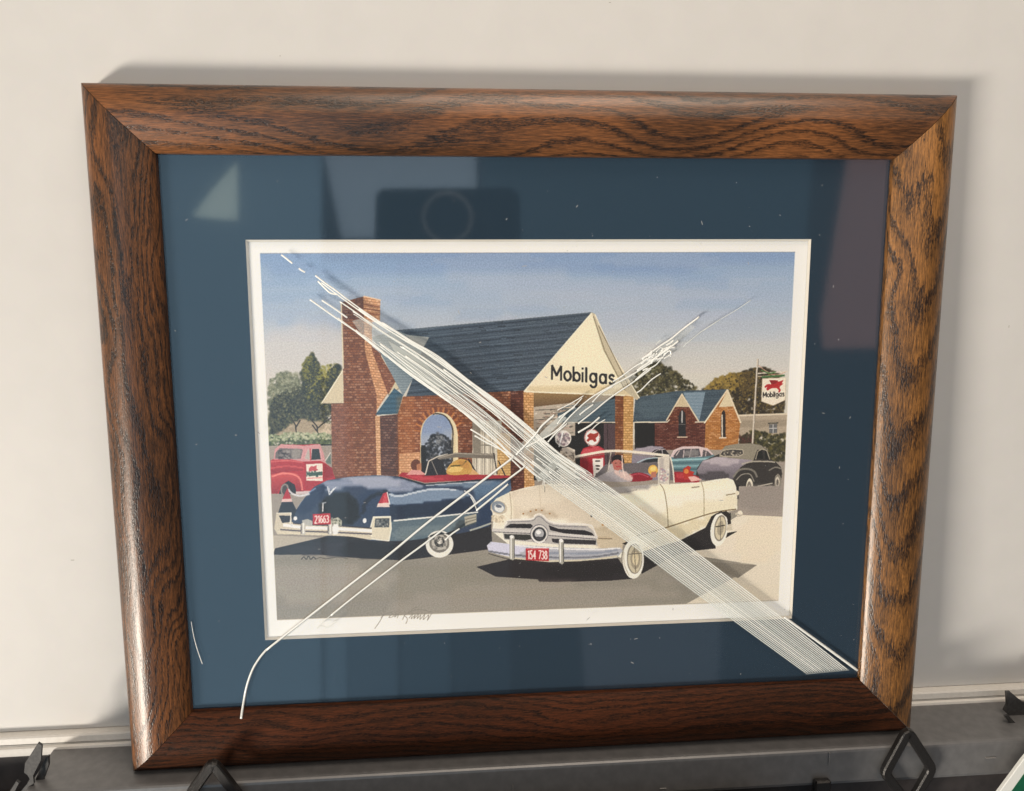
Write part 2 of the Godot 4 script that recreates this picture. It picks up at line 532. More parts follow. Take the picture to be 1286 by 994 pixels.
	filament(t, [-953,669,-765,538,-567,376,-352,222,-168,59,22,-108,110,-184], 0.00040)
	filament(t, [-604,376,-398,220,-223,65,-48,-93,114,-209], 0.00039)
	filament(t, [-690,442,-489,284,-303,128,-261,87], 0.00026)
	filament(t, [-1245,930,-1156,864,-1033,781,-893,688], 0.00021)
	filament(t, [-1089,673,-912,524,-712,382,-511,233,-356,84,-209,-52,-81,-167,-13,-236], 0.00036)
	filament(t, [-970,554,-787,401,-580,260,-404,114,-304,16], 0.00037)
	filament(t, [-813,598,-615,449,-403,291,-209,123,-7,-48,171,-193,274,-268], 0.00033)
	filament(t, [-728,449,-531,291,-337,141,-164,-9,-110,-86], 0.00024)
	filament(t, [-649,500,-445,335,-241,168,-38,-5,151,-164,280,-251], 0.00025)
	filament(t, [-499,414,-277,253,-70,69,124,-116,321,-246], 0.00052)
	filament(t, [-1051,667,-873,520,-673,377,-476,221,-359,123], 0.00029)
	filament(t, [-583,436,-383,268,-282,189], 0.00033)
	filament(t, [-1167,714,-991,563,-798,420,-611,265,-429,121,-297,-8,-165,-130,-79,-203], 0.00024)
	filament(t, [-657,506,-449,344,-240,178,-34,3,162,-160,345,-293,438,-359], 0.00054)
	filament(t, [-942,668,-753,538,-548,380,-334,223,-254,144], 0.00035)
	filament(t, [-975,632,-785,495,-586,340,-392,180,-356,163], 0.00032)
	filament(t, [-1253,784,-1155,704,-977,554,-787,409,-602,266], 0.00058)
	filament(t, [-1171,705,-987,560,-800,412,-602,265,-541,204], 0.00032)
	filament(t, [-1088,688,-909,542,-721,391,-522,240,-345,97,-195,-43,-53,-164,72,-267,115,-309], 0.00049)
	filament(t, [-1079,824,-901,695,-705,576,-496,412,-295,240,-90,63,130,-118,307,-236], 0.00023)
	filament(t, [-1227,931,-1138,861,-994,776,-810,651,-609,512,-405,342,-191,171,24,-12,241,-179,372,-281], 0.00051)
	filament(t, [-1246,768,-1126,666,-937,524,-750,373,-557,223,-401,82,-262,-45,-138,-156,-119,-168], 0.00030)
	filament(t, [-1264,895,-1178,838,-1055,753,-863,627,-792,556], 0.00030)
	filament(t, [-1268,911,-1179,853,-1071,773,-880,648,-685,513,-479,352,-275,187,-98,14,93,-145,257,-270,320,-307], 0.00038)
	filament(t, [-1369,868,-1289,805,-1225,757,-1071,628,-887,480,-694,332,-496,184,-342,52,-216,-81,-99,-183,5,-276,33,-296], 0.00048)
	filament(t, [-1073,626,-894,474,-699,329,-500,181,-356,48,-224,-81,-104,-182,-66,-219], 0.00048)
	filament(t, [-1363,1042,-1247,952,-1153,884,-1039,807,-849,688,-655,558,-446,391,-227,224,-24,35,200,-144,355,-256], 0.00048)
	filament(t, [-1070,835,-885,713,-691,596,-485,427,-267,262,-49,75,162,-116,248,-173], 0.00048)
	filament(t, [-1472,1109,-1349,1011,-1237,927,-1145,861,-1016,773,-824,653,-630,511,-459,383], 0.00048)
	filament(t, [-1354,980,-1243,901,-1161,836,-1026,741,-834,616,-638,471,-431,310,-230,145,-136,59], 0.00048)
	filament(t, [-1730,1294,-1695,1267,-1659,1236], 0.00060)
	filament(t, [-1618,1204,-1598,1188,-1577,1177], 0.00060)
	filament(t, [-1510,1155,-1443,1102,-1375,1053,-1302,993], 0.00060)
	filament(t, [-1495,1118,-1454,1075,-1413,1037,-1365,1026], 0.00060)
	filament(t, [-1553,995,-1459,925,-1360,853,-1192,732,-1044,598], 0.00060)
	filament(t, [-1473,989,-1379,924,-1306,869], 0.00060)
	filament(t, [-473,77,-355,0,-254,-77,-112,-220], 0.00060)
	filament(t, [-445,31,-367,-17,-197,-113,2,-281], 0.00060)
	filament(t, [1881,-1418,1978,-1492,2240,-1690,2485,-1877], 0.00100, "loose_strand")
	film(t, [-197,-113,-84,-209,20,-293,624,-758,1192,-1208,2080,-1890,2422,-1874,1875,-1424,1181,-874,583,-403,88,-62,-61,22], clear)
	film(t, [-1274,847,-1211,748,-853,448,-453,155,-190,-108,-36,-111,-227,80,-523,338,-818,601,-1085,825,-1202,868], clear)
	film(t, [-1085,825,-916,634,-711,443,-503,351,-274,152,44,-136,225,-171,-277,257,-704,585], thin)
	film(t, [-1035,709,-921,512,-721,372,-630,382,-796,561], torn)
	t = thing("strapping_tape", "torn tape shreds and loose threads crossing the wide strip, one curling over the frame", "tape", base_xf)
	filament(t, [-169,-131,-425,-323,-774,-585,-1055,-815,-1337,-1031,-1664,-1282,-1956,-1508], 0.00090)
	filament(t, [-1956,-1508,-2003,-1564,-2058,-1653,-2103,-1773,-2131,-1895,-2142,-1993], 0.00090, "loose_strand", [0.75, 0.0062])
	filament(t, [-84,-200,-369,-412,-776,-724,-972,-866,-1179,-1022,-1347,-1151,-1489,-1265], 0.00075)
	filament(t, [-209,-328,-324,-425,-438,-516], 0.00080)
	filament(t, [-559,-648,-611,-682,-663,-728], 0.00070)
	filament(t, [-477,-415,-455,-456,-438,-504], 0.00040)
	filament(t, [-1491,-1265,-1538,-1306,-1590,-1358,-1556,-1341,-1511,-1355,-1442,-1304], 0.00030)
	filament(t, [-2465,-1272,-2454,-1380,-2433,-1490,-2406,-1594], 0.00025, "loose_strand")
	filament(t, [1150,852,1037,769,947,696,868,646,744,557], 0.00080)
	filament(t, [1005,684,926,623,836,562,711,478], 0.00080)
	filament(t, [853,556,654,434,405,301,257,177,127,47,-78,-58], 0.00060)
	filament(t, [814,488,684,393,525,287,400,186,292,102], 0.00060)
	filament(t, [319,285,246,212,155,150], 0.00050)
	filament(t, [447,145,379,88,293,38], 0.00070)
	filament(t, [400,238,343,198,303,165], 0.00060)
	filament(t, [212,103,133,36,76,-27], 0.00060)
	filament(t, [910,589,848,516,780,477,701,410], 0.00050)
	filament(t, [756,540,688,501,597,434,540,401], 0.00060)
	filament(t, [884,453,816,408,748,341,714,318], 0.00050)
	filament(t, [541,367,461,322,394,255], 0.00050)
	filament(t, [268,223,200,172,144,105], 0.00050)
	filament(t, [121,168,36,95,-15,27,-84,-46,-152,-114], 0.00080)
	filament(t, [1521,967,1420,900,1306,834,1187,756], 0.00022)
	filament(t, [1306,834,1165,745,1041,644], 0.00030)
	filament(t, [487,127,430,93,379,42], 0.00040)
	filament(t, [330,302,245,252,143,202], 0.00040)
	filament(t, [922,610,940,631,981,639], 0.00060, "shred")
	filament(t, [806,530,828,541,852,561], 0.00050, "shred")
	filament(t, [845,607,877,637,895,628], 0.00041, "shred")
	filament(t, [782,552,816,579,822,566], 0.00078, "shred")
	filament(t, [752,477,783,490,787,489], 0.00066, "shred")
	filament(t, [772,578,810,591,813,618], 0.00088, "shred")
	filament(t, [793,564,838,582,854,598], 0.00061, "shred")
	filament(t, [795,547,831,579,832,578], 0.00062, "shred")
	filament(t, [740,526,780,558,783,562], 0.00084, "shred")
	filament(t, [782,552,817,585,830,586], 0.00046, "shred")
	filament(t, [812,527,833,556,859,558], 0.00087, "shred")
	filament(t, [881,616,913,634,922,631], 0.00053, "shred")
	filament(t, [858,578,881,605,896,618], 0.00066, "shred")
	filament(t, [904,614,946,647,959,644], 0.00064, "shred")
	filament(t, [902,591,941,615,940,609], 0.00048, "shred")
	filament(t, [881,600,917,627,925,643], 0.00048, "shred")
	filament(t, [794,569,831,586,830,598], 0.00083, "shred")
	filament(t, [739,524,771,545,801,543], 0.00045, "shred")
	filament(t, [920,655,952,672,970,689], 0.00070, "shred")
	filament(t, [845,662,873,688,875,682], 0.00041, "shred")
	filament(t, [844,572,883,588,882,590], 0.00062, "shred")
	filament(t, [905,559,944,582,951,572], 0.00058, "shred")
	filament(t, [866,583,903,612,916,621], 0.00074, "shred")
	filament(t, [902,583,943,615,956,589], 0.00068, "shred")
	filament(t, [751,532,768,551,807,569], 0.00086, "shred")
	filament(t, [855,552,892,565,894,562], 0.00070, "shred")
	film(t, [166,167,212,144,144,87,76,20,-15,-48,-84,-87,-106,-63,-15,-2,75,89], torn)
	film(t, [151,-110,185,-146,129,-226,66,-295,8,-317,-15,-281,65,-213], torn)
	film(t, [1094,802,1129,779,994,668,870,578,745,501,710,524,834,613,970,713], thin)
	film(t, [654,468,712,433,542,310,343,152,230,86,189,121,371,267], thin)

# ---------------------------------------------------------------- things in front of and beside the frame
func poly2(a: Array) -> PackedVector2Array:
	var p := PackedVector2Array()
	for i in range(0, a.size(), 2):
		p.append(Vector2(a[i], a[i + 1]) * 0.0001)
	return p
# a flat bar bent into a closed loop, its corners eased
func bar_loop(st: SurfaceTool, a: Array, z: float, w: float, d: float) -> void:
	var p := poly2(a)
	var path := []
	for i in p.size():
		var q := p[i]
		var prev := p[posmod(i - 1, p.size())]
		var next := p[(i + 1) % p.size()]
		for k in 5:
			var u := k / 4.0
			var s := q + (prev - q).normalized() * 0.0045
			var e := q + (next - q).normalized() * 0.0045
			var c := s.lerp(q, u).lerp(q.lerp(e, u), u)
			path.append(Vector3(c.x, c.y, z))
	var n := path.size()
	var sec := [[-1, -0.7], [-0.7, -1], [0.7, -1], [1, -0.7], [1, 0.7], [0.7, 1], [-0.7, 1], [-1, 0.7]]
	var rings := []
	for i in n:
		var tg: Vector3 = (path[(i + 1) % n] - path[posmod(i - 1, n)]).normalized()
		var s := tg.cross(Vector3.BACK)
		var ring := []
		for e in sec:
			ring.append(path[i] + s * e[0] * w / 2 + Vector3.BACK * e[1] * d / 2)
		rings.append(ring)
	for i in n:
		for k in 8:
			var j := (i + 1) % n
			face(st, [rings[i][k], rings[i][(k + 1) % 8], rings[j][(k + 1) % 8], rings[j][k]], (path[i] + path[j]) / 2)
func build_foreground() -> void:
	var iron := textured(Color(0.014, 0.013, 0.013), Color(0.05, 0.047, 0.045), 0.08, 51, 60.0, 0.33, 0.45, 0.02)
	var dark := textured(Color(0.04, 0.04, 0.042), Color(0.075, 0.074, 0.073), 0.04, 52, 30.0, 0.42, 0.4)
	var st: SurfaceTool
	var h0 := thing("display_hook", "black iron diamond loop at the lower right corner of the frame", "hook", Transform3D(), "iron hooks holding the frame")
	st = start()
	bar_loop(st, [2761,171,2984,-157,2845,-470,2614,-175], 0.034, 0.0072, 0.006)
	obj("loop", st, iron, h0)
	st = start()
	box(st, Vector3(0.2815, -0.0970, 0.031200000000000002), Vector3(0.2875, -0.0465, 0.0368), 0.0008)
	obj("stem", st, iron, h0)
	var h7 := thing("display_hook", "black iron loop rising below the frame's lower left, only its peak in view", "hook", Transform3D(), "iron hooks holding the frame")
	st = start()
	bar_loop(st, [-2302,212,-2130,-88,-2325,-382,-2500,-70], 0.034, 0.0072, 0.006)
	obj("loop", st, iron, h7)
	st = start()
	box(st, Vector3(-0.2355, -0.0882, 0.031200000000000002), Vector3(-0.2295, -0.0377, 0.0368), 0.0008)
	obj("stem", st, iron, h7)
	var br := thing("ledge_bracket", "dark toothed metal bracket standing on the left end of the ledge", "bracket", Transform3D(), "brackets on the ledge")
	st = start()
	plate(st, poly2([-3516,333,-3492,313,-3509,202,-3575,81,-3576,18,-3630,-87,-3701,-146,-3717,-94,-3625,14,-3599,57,-3611,89,-3631,109,-3617,184]), 0.019, 0.0022)
	obj("tooth", st, dark, br)
	st = start()
	plate(st, poly2([-3507,180,-3484,185,-3492,109,-3601,-153,-3693,-198,-3561,75]), 0.012, 0.002)
	obj("tooth", st, dark, br)
	st = start()
	plate(st, poly2([-3678,67,-3659,47,-3739,-99,-3787,-96]), 0.0215, 0.002)
	obj("tooth", st, dark, br)
	br = thing("ledge_bracket", "dark metal bracket on the right end of the ledge, cut off by the photo edge", "bracket", Transform3D(), "brackets on the ledge")
	st = start()
	plate(st, poly2([3796,209,3829,208,3928,125,4268,-28,4299,-246,4017,-193,3842,2,3797,40,3817,96]), -0.004, 0.003)
	obj("tooth", st, dark, br)
	st = start()
	plate(st, poly2([3728,64,3760,69,3985,-162,4237,-320,4249,-407,3934,-188]), 0.006, 0.002)
	obj("tooth", st, dark, br)
	st = start()
	box(st, Vector3(0.2072, -0.0708, 0.0300), Vector3(0.2196, -0.0208, 0.0360), 0.0012)
	tag(obj("clip", st, iron), "small black clip under the front lip of the ledge", "clip")
	var gb := thing("green_board", "green board with a white edge poking in at the lower right corner", "board")
	st = start()
	plate(st, poly2([3809,344,3571,-16,3406,-293,3504,-571,3942,-601]), 0.052, 0.003, 0.0005)
	obj("board", st, mat(Color(0.72, 0.73, 0.7), 0.5), gb)
	st = start()
	plate(st, poly2([3823,246,3618,-85,3485,-318,3568,-575,3942,-601]), 0.0526, 0.0008, 0.0003)
	obj("green_panel", st, textured(Color(0.006, 0.085, 0.042), Color(0.01, 0.11, 0.055), 0.05, 77, 20.0, 0.45), gb)

# ---------------------------------------------------------------- behind the camera, seen only as reflections in the glass
func poly3(a: Array) -> PackedVector2Array:
	var p := PackedVector2Array()
	for i in range(0, a.size(), 2):
		p.append(Vector2(a[i], a[i + 1]) * 0.001)
	return p
func glow(c: Color, e: float) -> StandardMaterial3D:
	var m := mat(Color(0.1, 0.1, 0.1), 0.6)
	var top := maxf(c.r, maxf(c.g, c.b))
	m.emission_enabled = true
	m.emission = Color(c.r / top, c.g / top, c.b / top).linear_to_srgb()
	m.emission_energy_multiplier = top * e
	return m
func build_behind() -> void:  # panels below are added, glowing in the shapes the glass should mirror
	var st: SurfaceTool
	var o: Node3D
	st = start()
	plate(st, poly3([-1093,843,-400,852,-481,-1423,-1257,-1378]), 2.4, 0.012, 0.002)
	o = tag(obj("reflection_panel", st, glow(Color(0.42, 0.68, 0.90), 1.0)), "tall bluish glowing panel added for the window reflection in the left side of the glass", "glow_panel")
	o.transform = base_xf
	st = start()  # added strips grow dimmer to fade the reflected glow towards the middle
	plate(st, poly3([-408,326,-336,325,-391,-1428,-470,-1423]), 2.4, 0.012, 0.002)
	o = tag(obj("reflection_panel", st, glow(Color(0.36, 0.58, 0.77), 1.0)), "narrow added glow strip reflected right of the tall bluish panel", "glow_panel")
	o.transform = base_xf
	st = start()
	plate(st, poly3([-331,325,-170,325,-209,-1439,-385,-1428]), 2.4, 0.012, 0.002)
	o = tag(obj("reflection_panel", st, glow(Color(0.23, 0.37, 0.50), 1.0)), "dimmer added glow strip, third from the left in the glass reflection", "glow_panel")
	o.transform = base_xf
	st = start()
	plate(st, poly3([-160,325,3,324,-20,-1450,-198,-1439]), 2.4, 0.012, 0.002)
	o = tag(obj("reflection_panel", st, glow(Color(0.14, 0.23, 0.31), 1.0)), "dim added glow strip, fourth from the left in the glass reflection", "glow_panel")
	o.transform = base_xf
	st = start()
	plate(st, poly3([13,324,199,324,195,-1462,-9,-1450]), 2.4, 0.012, 0.002)
	o = tag(obj("reflection_panel", st, glow(Color(0.08, 0.12, 0.16), 1.0)), "faintest added glow strip, reflected near the middle of the glass", "glow_panel")
	o.transform = base_xf
	st = start()
	plate(st, poly3([107,784,1230,796,1214,374,104,376]), 2.4, 0.012, 0.002)
	o = tag(obj("reflection_panel", st, glow(Color(0.10, 0.19, 0.26), 1.0)), "dim blue glow band, added to be reflected along the top right of the glass", "glow_panel")
	o.transform = base_xf
	st = start()
	plate(st, poly3([-406,765,86,770,83,401,-340,402]), 2.3, 0.012, 0.002)
	o = tag(obj("reflection_panel", st, glow(Color(0.80, 1.0, 1.2), 1.0)), "pale slanting glow panel, added to be reflected at the top of the glass", "glow_panel")
	o.transform = base_xf
	st = start()
	plate(st, poly3([-794,470,-724,557,-653,634,-662,458]), 2.3, 0.012, 0.002)
	o = tag(obj("reflection_panel", st, glow(Color(1.8, 2.2, 2.1), 1.0)), "small bright three-cornered glow patch, added to be reflected at the upper left of the glass", "glow_panel")
	o.transform = base_xf
	st = start()  # added glowing panel in place of a curtain
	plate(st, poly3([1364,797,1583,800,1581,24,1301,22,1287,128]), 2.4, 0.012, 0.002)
	o = tag(obj("reflection_panel", st, glow(Color(0.72, 0.40, 0.34), 1.0)), "mauve glowing panel added for a curtain reflected at the upper right of the glass", "glow_panel")
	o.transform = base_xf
	st = start()
	plate(st, poly3([448,-920,967,-941,967,-1347,482,-1321]), 2.4, 0.012, 0.002)
	o = tag(obj("reflection_panel", st, glow(Color(0.20, 0.22, 0.26), 1.0)), "faint tall glow strip, added to be reflected near the bottom of the glass", "glow_panel")
	o.transform = base_xf
	var ph := thing("phone", "dark phone taking the picture, its lens ring mirrored in the glass", "phone", base_xf)
	st = start()
	plate(st, poly3([-143,442,-134,451,39,453,52,443,54,352,-148,353]), 0.6312, 0.008, 0.001)
	obj("case", st, mat(Color(0.012, 0.02, 0.026), 0.5), ph)
	st = start()
	var ring := []
	for i in 28:
		ring.append(Vector3(-0.0468 + 0.0327 * cos(i * TAU / 28), 0.4126 + 0.0327 * sin(i * TAU / 28), 0.6224))
	tube(st, ring, 0.0028, 6, 1.0, true)
	obj("lens_ring", st, mat(Color(0.75, 0.75, 0.75), 0.5), ph)

# ---------------------------------------------------------------- painting the print: polygons, strokes and dabs on an Image
var im: Image
var stack := []
var dabs := {}
func _pts(a: Array, sm := 0) -> PackedVector2Array:
	var p := PackedVector2Array()
	for i in range(0, a.size(), 2):
		p.append(Vector2(a[i], a[i + 1]))
	return smooth(p, true) if sm else p
func smooth(p: PackedVector2Array, closed: bool) -> PackedVector2Array:
	var q := PackedVector2Array()
	var n := p.size()
	for i in (n if closed else n - 1):
		var a := p[posmod(i - 1, n)] if closed else p[maxi(i - 1, 0)]
		var d := p[(i + 2) % n] if closed else p[mini(i + 2, n - 1)]
		for k in 5:
			q.append(p[i].cubic_interpolate(p[(i + 1) % n], a, d, k / 5.0))
	if not closed:
		q.append(p[n - 1])
	return q
func fill(dst: Image, p: PackedVector2Array, c: Color, c2 := Color.TRANSPARENT, graded := false) -> void:
	var lo := INF
	var hi := -INF
	var n := p.size()
	for v in p:
		lo = minf(lo, v.y)
		hi = maxf(hi, v.y)
	var xs := PackedFloat32Array()
	for y in range(maxi(0, floori(lo)), mini(dst.get_height(), ceili(hi) + 1)):
		var yc := y + 0.5
		xs.clear()
		for i in n:
			var a := p[i]
			var b := p[(i + 1) % n]
			if (a.y <= yc) != (b.y <= yc):
				xs.append(a.x + (yc - a.y) / (b.y - a.y) * (b.x - a.x))
		xs.sort()
		var k := c.lerp(c2, clampf((yc - lo) / (hi - lo), 0, 1)) if graded else c
		for i in range(0, xs.size() - 1, 2):
			var x0 := roundi(xs[i])
			dst.fill_rect(Rect2i(x0, y, roundi(xs[i + 1]) - x0, 1), k)
func P(a: Array, c: String, sm := 0) -> void:
	fill(im, _pts(a, sm), Color(c))
func G(a: Array, c1: String, c2: String, sm := 0) -> void:
	fill(im, _pts(a, sm), Color(c1), Color(c2), true)
func stroke(dst: Image, p: PackedVector2Array, w: float, c: Color) -> void:
	for i in p.size() - 1:
		var d := (p[i + 1] - p[i]).normalized()
		var s := d.orthogonal() * maxf(w, 1.6) / 2
		var e := d * w * 0.2
		fill(dst, PackedVector2Array([p[i] + s - e, p[i + 1] + s + e, p[i + 1] - s + e, p[i] - s - e]), c)
func L(a: Array, w: float, c: String, sm := 0) -> void:
	var p := _pts(a)
	stroke(im, smooth(p, false) if sm else p, w, Color(c))
# a soft patch: drawn on a layer of its own, blurred by resampling and laid over the picture
func soft(p: PackedVector2Array, c: Color, alpha: float, blur: int, w := 0.0) -> void:
	var lo := p[0]
	var hi := p[0]
	for v in p:
		lo = lo.min(v)
		hi = hi.max(v)
	var pad := Vector2.ONE * (blur * 2 + w + 2)
	var at := Vector2i((lo - pad).floor())
	var size := Vector2i((hi - lo + pad * 2).ceil())
	var layer := Image.create_empty(size.x, size.y, false, Image.FORMAT_RGBA8)
	layer.fill(Color(c, 0.0))
	var q := PackedVector2Array()
	for v in p:
		q.append(v - Vector2(at))
	if w > 0.0:
		stroke(layer, q, w, Color(c, alpha))
	else:
		fill(layer, q, Color(c, alpha))
	if blur > 1:
		layer.resize(maxi(2, size.x / blur), maxi(2, size.y / blur), Image.INTERPOLATE_BILINEAR if blur < 3 else Image.INTERPOLATE_TRILINEAR)
		layer.resize(size.x, size.y, Image.INTERPOLATE_CUBIC)
	im.blend_rect(layer, Rect2i(Vector2i.ZERO, size), at)
func S(a: Array, c: String, alpha: float, blur: int, sm := 1) -> void:
	soft(_pts(a, sm), Color(c), alpha, blur)
func SL(a: Array, w: float, c: String, alpha: float, blur: int, sm := 1) -> void:
	var p := _pts(a)
	soft(smooth(p, false) if sm else p, Color(c), alpha, blur, w)
func K(a: Array, sm := 0) -> void:
	var mask := Image.create_empty(im.get_width(), im.get_height(), false, Image.FORMAT_RGBA8)
	fill(mask, _pts(a, sm), Color.WHITE)
	stack.append([im, mask])
	im = im.duplicate()
func KE() -> void:
	var s: Array = stack.pop_back()
	s[0].blit_rect_mask(im, s[1], Rect2i(0, 0, im.get_width(), im.get_height()), Vector2i.ZERO)
	im = s[0]
func dab(c: String, r: int) -> Image:
	var key := c + str(r)
	if not dabs.has(key):
		var d := Image.create_empty(r * 2 + 1, r * 2 + 1, false, Image.FORMAT_RGBA8)
		for y in r * 2 + 1:
			for x in r * 2 + 1:
				d.set_pixel(x, y, Color(Color(c), clampf(1.25 - Vector2(x - r, y - r).length() / (r + 0.5), 0, 1) * 0.85))
		dabs[key] = d
	return dabs[key]
func T(a: Array, cols: Array, n: int, r: float) -> void:
	var p := _pts(a)
	var lo := p[0]
	var hi := p[0]
	for v in p:
		lo = lo.min(v)
		hi = hi.max(v)
	var rng := RandomNumberGenerator.new()
	rng.seed = hash(a)
	for i in n * 2:
		var q := Vector2(rng.randf_range(lo.x, hi.x), rng.randf_range(lo.y, hi.y))
		if Geometry2D.is_point_in_polygon(q, p):
			var d := dab(cols[rng.randi() % cols.size()], maxi(1, roundi(r * rng.randf_range(0.4, 1.25))))
			im.blend_rect(d, Rect2i(Vector2i.ZERO, d.get_size()), Vector2i(q) - d.get_size() / 2)
func B(a: Array, p0: Vector2, u: Vector2, v: Vector2, nu: int, nv: int, c: String, m: String, j: float) -> void:
	K(a)
	fill(im, _pts(a), Color(m))
	var rng := RandomNumberGenerator.new()
	rng.seed = hash(a)
	for r in nv:
		for k in nu:
			var o := p0 + u * (k - (0.5 if r % 2 else 0.0)) + v * r
			var t := rng.randf_range(-j, j) * 1.3
			var col := Color(c).lightened(t) if t > 0 else Color(c).darkened(-t)
			fill(im, PackedVector2Array([o + u * 0.06 + v * 0.12, o + u * 0.95 + v * 0.12, o + u * 0.95 + v * 0.86, o + u * 0.06 + v * 0.86]), col)
	KE()
func paint_print() -> Image:
	im = Image.create_empty(1720, 1246, false, Image.FORMAT_RGBA8)
	im.fill(Color("dccfba"))
	G([41,39,1674,41,1678,130,37,123],"90a5c2","9db0c8",0)
	G([37,121,1678,128,1683,233,33,220],"9db0c8","acb8c9",0)
	G([33,218,1683,230,1688,326,29,309],"acb8c9","bfc3c8",0)
	G([29,307,1688,324,1693,426,25,403],"bfc3c8","cfccc6",0)
	G([25,401,1693,424,1710,759,11,717],"cfccc6","d4ccbe",0)
	S([43,307,262,238,303,405,251,573,43,521],"cfc9c6",0.5,38,1)
	S([64,41,1659,43,1661,84,780,112,61,98],"7d98c0",0.4,24,1)
	S([591,100,1069,125,1565,200,1418,272,925,232],"b4bccb",0.35,33,1)
	S([1067,233,1033,246,946,255,838,256,751,249,718,237,751,224,837,216,945,214,1033,221],"a9b9d2",0.11,14,1)
	S([761,229,748,240,713,249,668,253,632,249,618,240,631,229,666,220,710,217,746,220],"6f90bd",0.11,14,1)
	S([882,69,851,80,769,88,669,90,589,85,558,74,589,63,669,54,769,53,850,58],"c6c6cc",0.11,14,1)
	S([1016,246,992,256,930,257,855,249,796,235,774,221,798,211,859,210,934,218,994,232],"86a3c8",0.11,14,1)
	S([1799,213,1751,224,1627,227,1474,218,1351,203,1305,186,1352,175,1474,172,1627,180,1751,196],"a9b9d2",0.11,14,1)
	S([498,269,478,284,426,294,361,293,310,283,290,267,310,252,362,242,427,242,479,253],"6f90bd",0.11,14,1)
	S([1646,127,1606,138,1498,153,1364,164,1256,169,1215,166,1254,154,1361,140,1494,128,1604,123],"c6c6cc",0.11,14,1)
	S([317,262,288,273,218,272,132,261,65,244,41,227,69,217,139,217,224,228,293,245],"86a3c8",0.11,14,1)
	S([1632,289,1589,304,1476,318,1336,325,1222,323,1178,313,1220,298,1332,285,1472,277,1587,278],"a9b9d2",0.11,14,1)
	S([232,167,204,178,130,189,39,196,-34,197,-63,191,-35,181,38,170,129,163,203,161],"6f90bd",0.11,14,1)
	S([1418,72,1383,86,1292,95,1179,94,1089,85,1054,71,1088,57,1178,48,1291,48,1382,57],"c6c6cc",0.11,14,1)
	S([482,67,454,81,381,90,292,92,221,85,194,72,221,57,293,48,382,46,454,53],"86a3c8",0.11,14,1)
	S([406,224,386,238,330,252,261,260,204,258,182,249,202,234,257,221,327,213,383,214],"a9b9d2",0.11,14,1)
	S([1463,148,1420,160,1310,157,1178,142,1072,119,1034,98,1076,87,1183,89,1315,104,1422,127],"6f90bd",0.11,14,1)
	S([1058,240,1016,249,906,258,771,263,662,262,620,257,661,248,770,240,905,234,1015,235],"c6c6cc",0.11,14,1)
	S([1442,105,1427,117,1385,125,1334,128,1292,123,1275,114,1290,102,1331,94,1382,91,1425,95],"86a3c8",0.11,14,1)
	S([558,182,528,190,447,197,349,199,269,197,239,191,269,183,349,176,447,173,527,175],"a9b9d2",0.11,14,1)
	S([606,196,586,203,535,203,472,198,422,190,404,181,423,175,474,174,537,179,588,187],"6f90bd",0.11,14,1)
	S([1272,206,1229,211,1116,207,979,194,869,179,828,166,871,161,981,166,1118,178,1230,194],"c6c6cc",0.11,14,1)
	S([319,237,298,246,244,253,176,255,122,252,101,244,122,235,176,228,243,226,298,229],"86a3c8",0.11,14,1)
	S([1177,256,1136,276,1025,297,887,311,775,313,731,302,772,283,881,262,1019,248,1132,246],"a9b9d2",0.11,14,1)
	S([327,118,292,127,199,138,86,146,-6,148,-41,143,-6,134,85,123,198,115,291,113],"6f90bd",0.11,14,1)
	S([515,166,489,183,420,198,335,204,265,200,239,187,264,170,332,155,417,149,487,153],"c6c6cc",0.11,14,1)
	S([1045,278,1007,291,906,303,782,310,681,310,643,302,680,290,780,278,904,271,1006,271],"86a3c8",0.11,14,1)
	S([1794,230,1746,241,1619,250,1464,253,1339,251,1291,243,1338,232,1462,223,1617,219,1744,222],"a9b9d2",0.11,14,1)
	S([1519,205,1496,214,1434,221,1358,222,1296,217,1272,209,1295,199,1356,193,1432,192,1495,196],"6f90bd",0.11,14,1)
	T([65,425,99,397,145,402,170,475,157,583,58,588],["8f9078", "777a62", "9c9a82", "62654e"],420,7.6)
	T([67,492,96,459,139,445,204,456,234,524,214,572,157,586,101,584,63,581],["45442f", "38382a", "57543a", "2c2d22"],520,8.1)
	T([159,403,174,367,194,339,211,370,224,418,211,499,169,499],["3c3d20", "2f311a", "4d4b25"],300,6.2)
	T([160,384,174,360,191,341,188,374,172,417],["8a8338", "77742f"],60,5.2)
	T([213,442,238,399,267,371,280,404,278,476,253,524,216,512],["34361f", "44452a", "282a1a", "6d6a33"],300,6.2)
	T([200,427,220,380,248,375,238,413],["a7a057", "8c8a45"],40,5.2)
	T([73,473,106,450,209,446,240,488,251,573,75,569],["6a6a4c", "22231a", "7d7c5a", "2a2b1f", "55573c"],520,2.6)
	T([65,420,99,397,145,402,157,450,68,473],["a8aa92", "5d604a", "7a7d64"],160,2.4)
	T([164,384,193,346,219,403,212,487,174,487],["6a6a30", "1f2112", "8f8a3e"],200,2.4)
	T([219,427,248,375,280,404,268,488],["7a7842", "1f2114"],120,2.4)
	S([101,570,144,542,196,547,252,558,260,593,86,589],"cdb9a0",0.75,7,1)
	L([138,590,137,558,124,532],3.8,"3a2f22")
	L([136,566,151,542],3.8,"3a2f22")
	L([201,591,200,562,180,537],3.8,"3a2f22")
	L([202,567,224,548,248,534],3.8,"3a2f22")
	L([199,577,186,557],3.8,"3a2f22")
	T([54,588,110,582,274,588,273,627,52,622],["4f5a3a", "6e7a55", "3c4630"],300,4.8)
	T([58,586,122,578,270,585,269,602,58,601],["b4bb9a", "9aa484", "c9c8ae"],120,3.8)
	P([52,618,274,617,270,721,48,715],"2f3330")
	G([29,617,1705,652,1723,1020,14,964],"a39a90","9b948a",0)
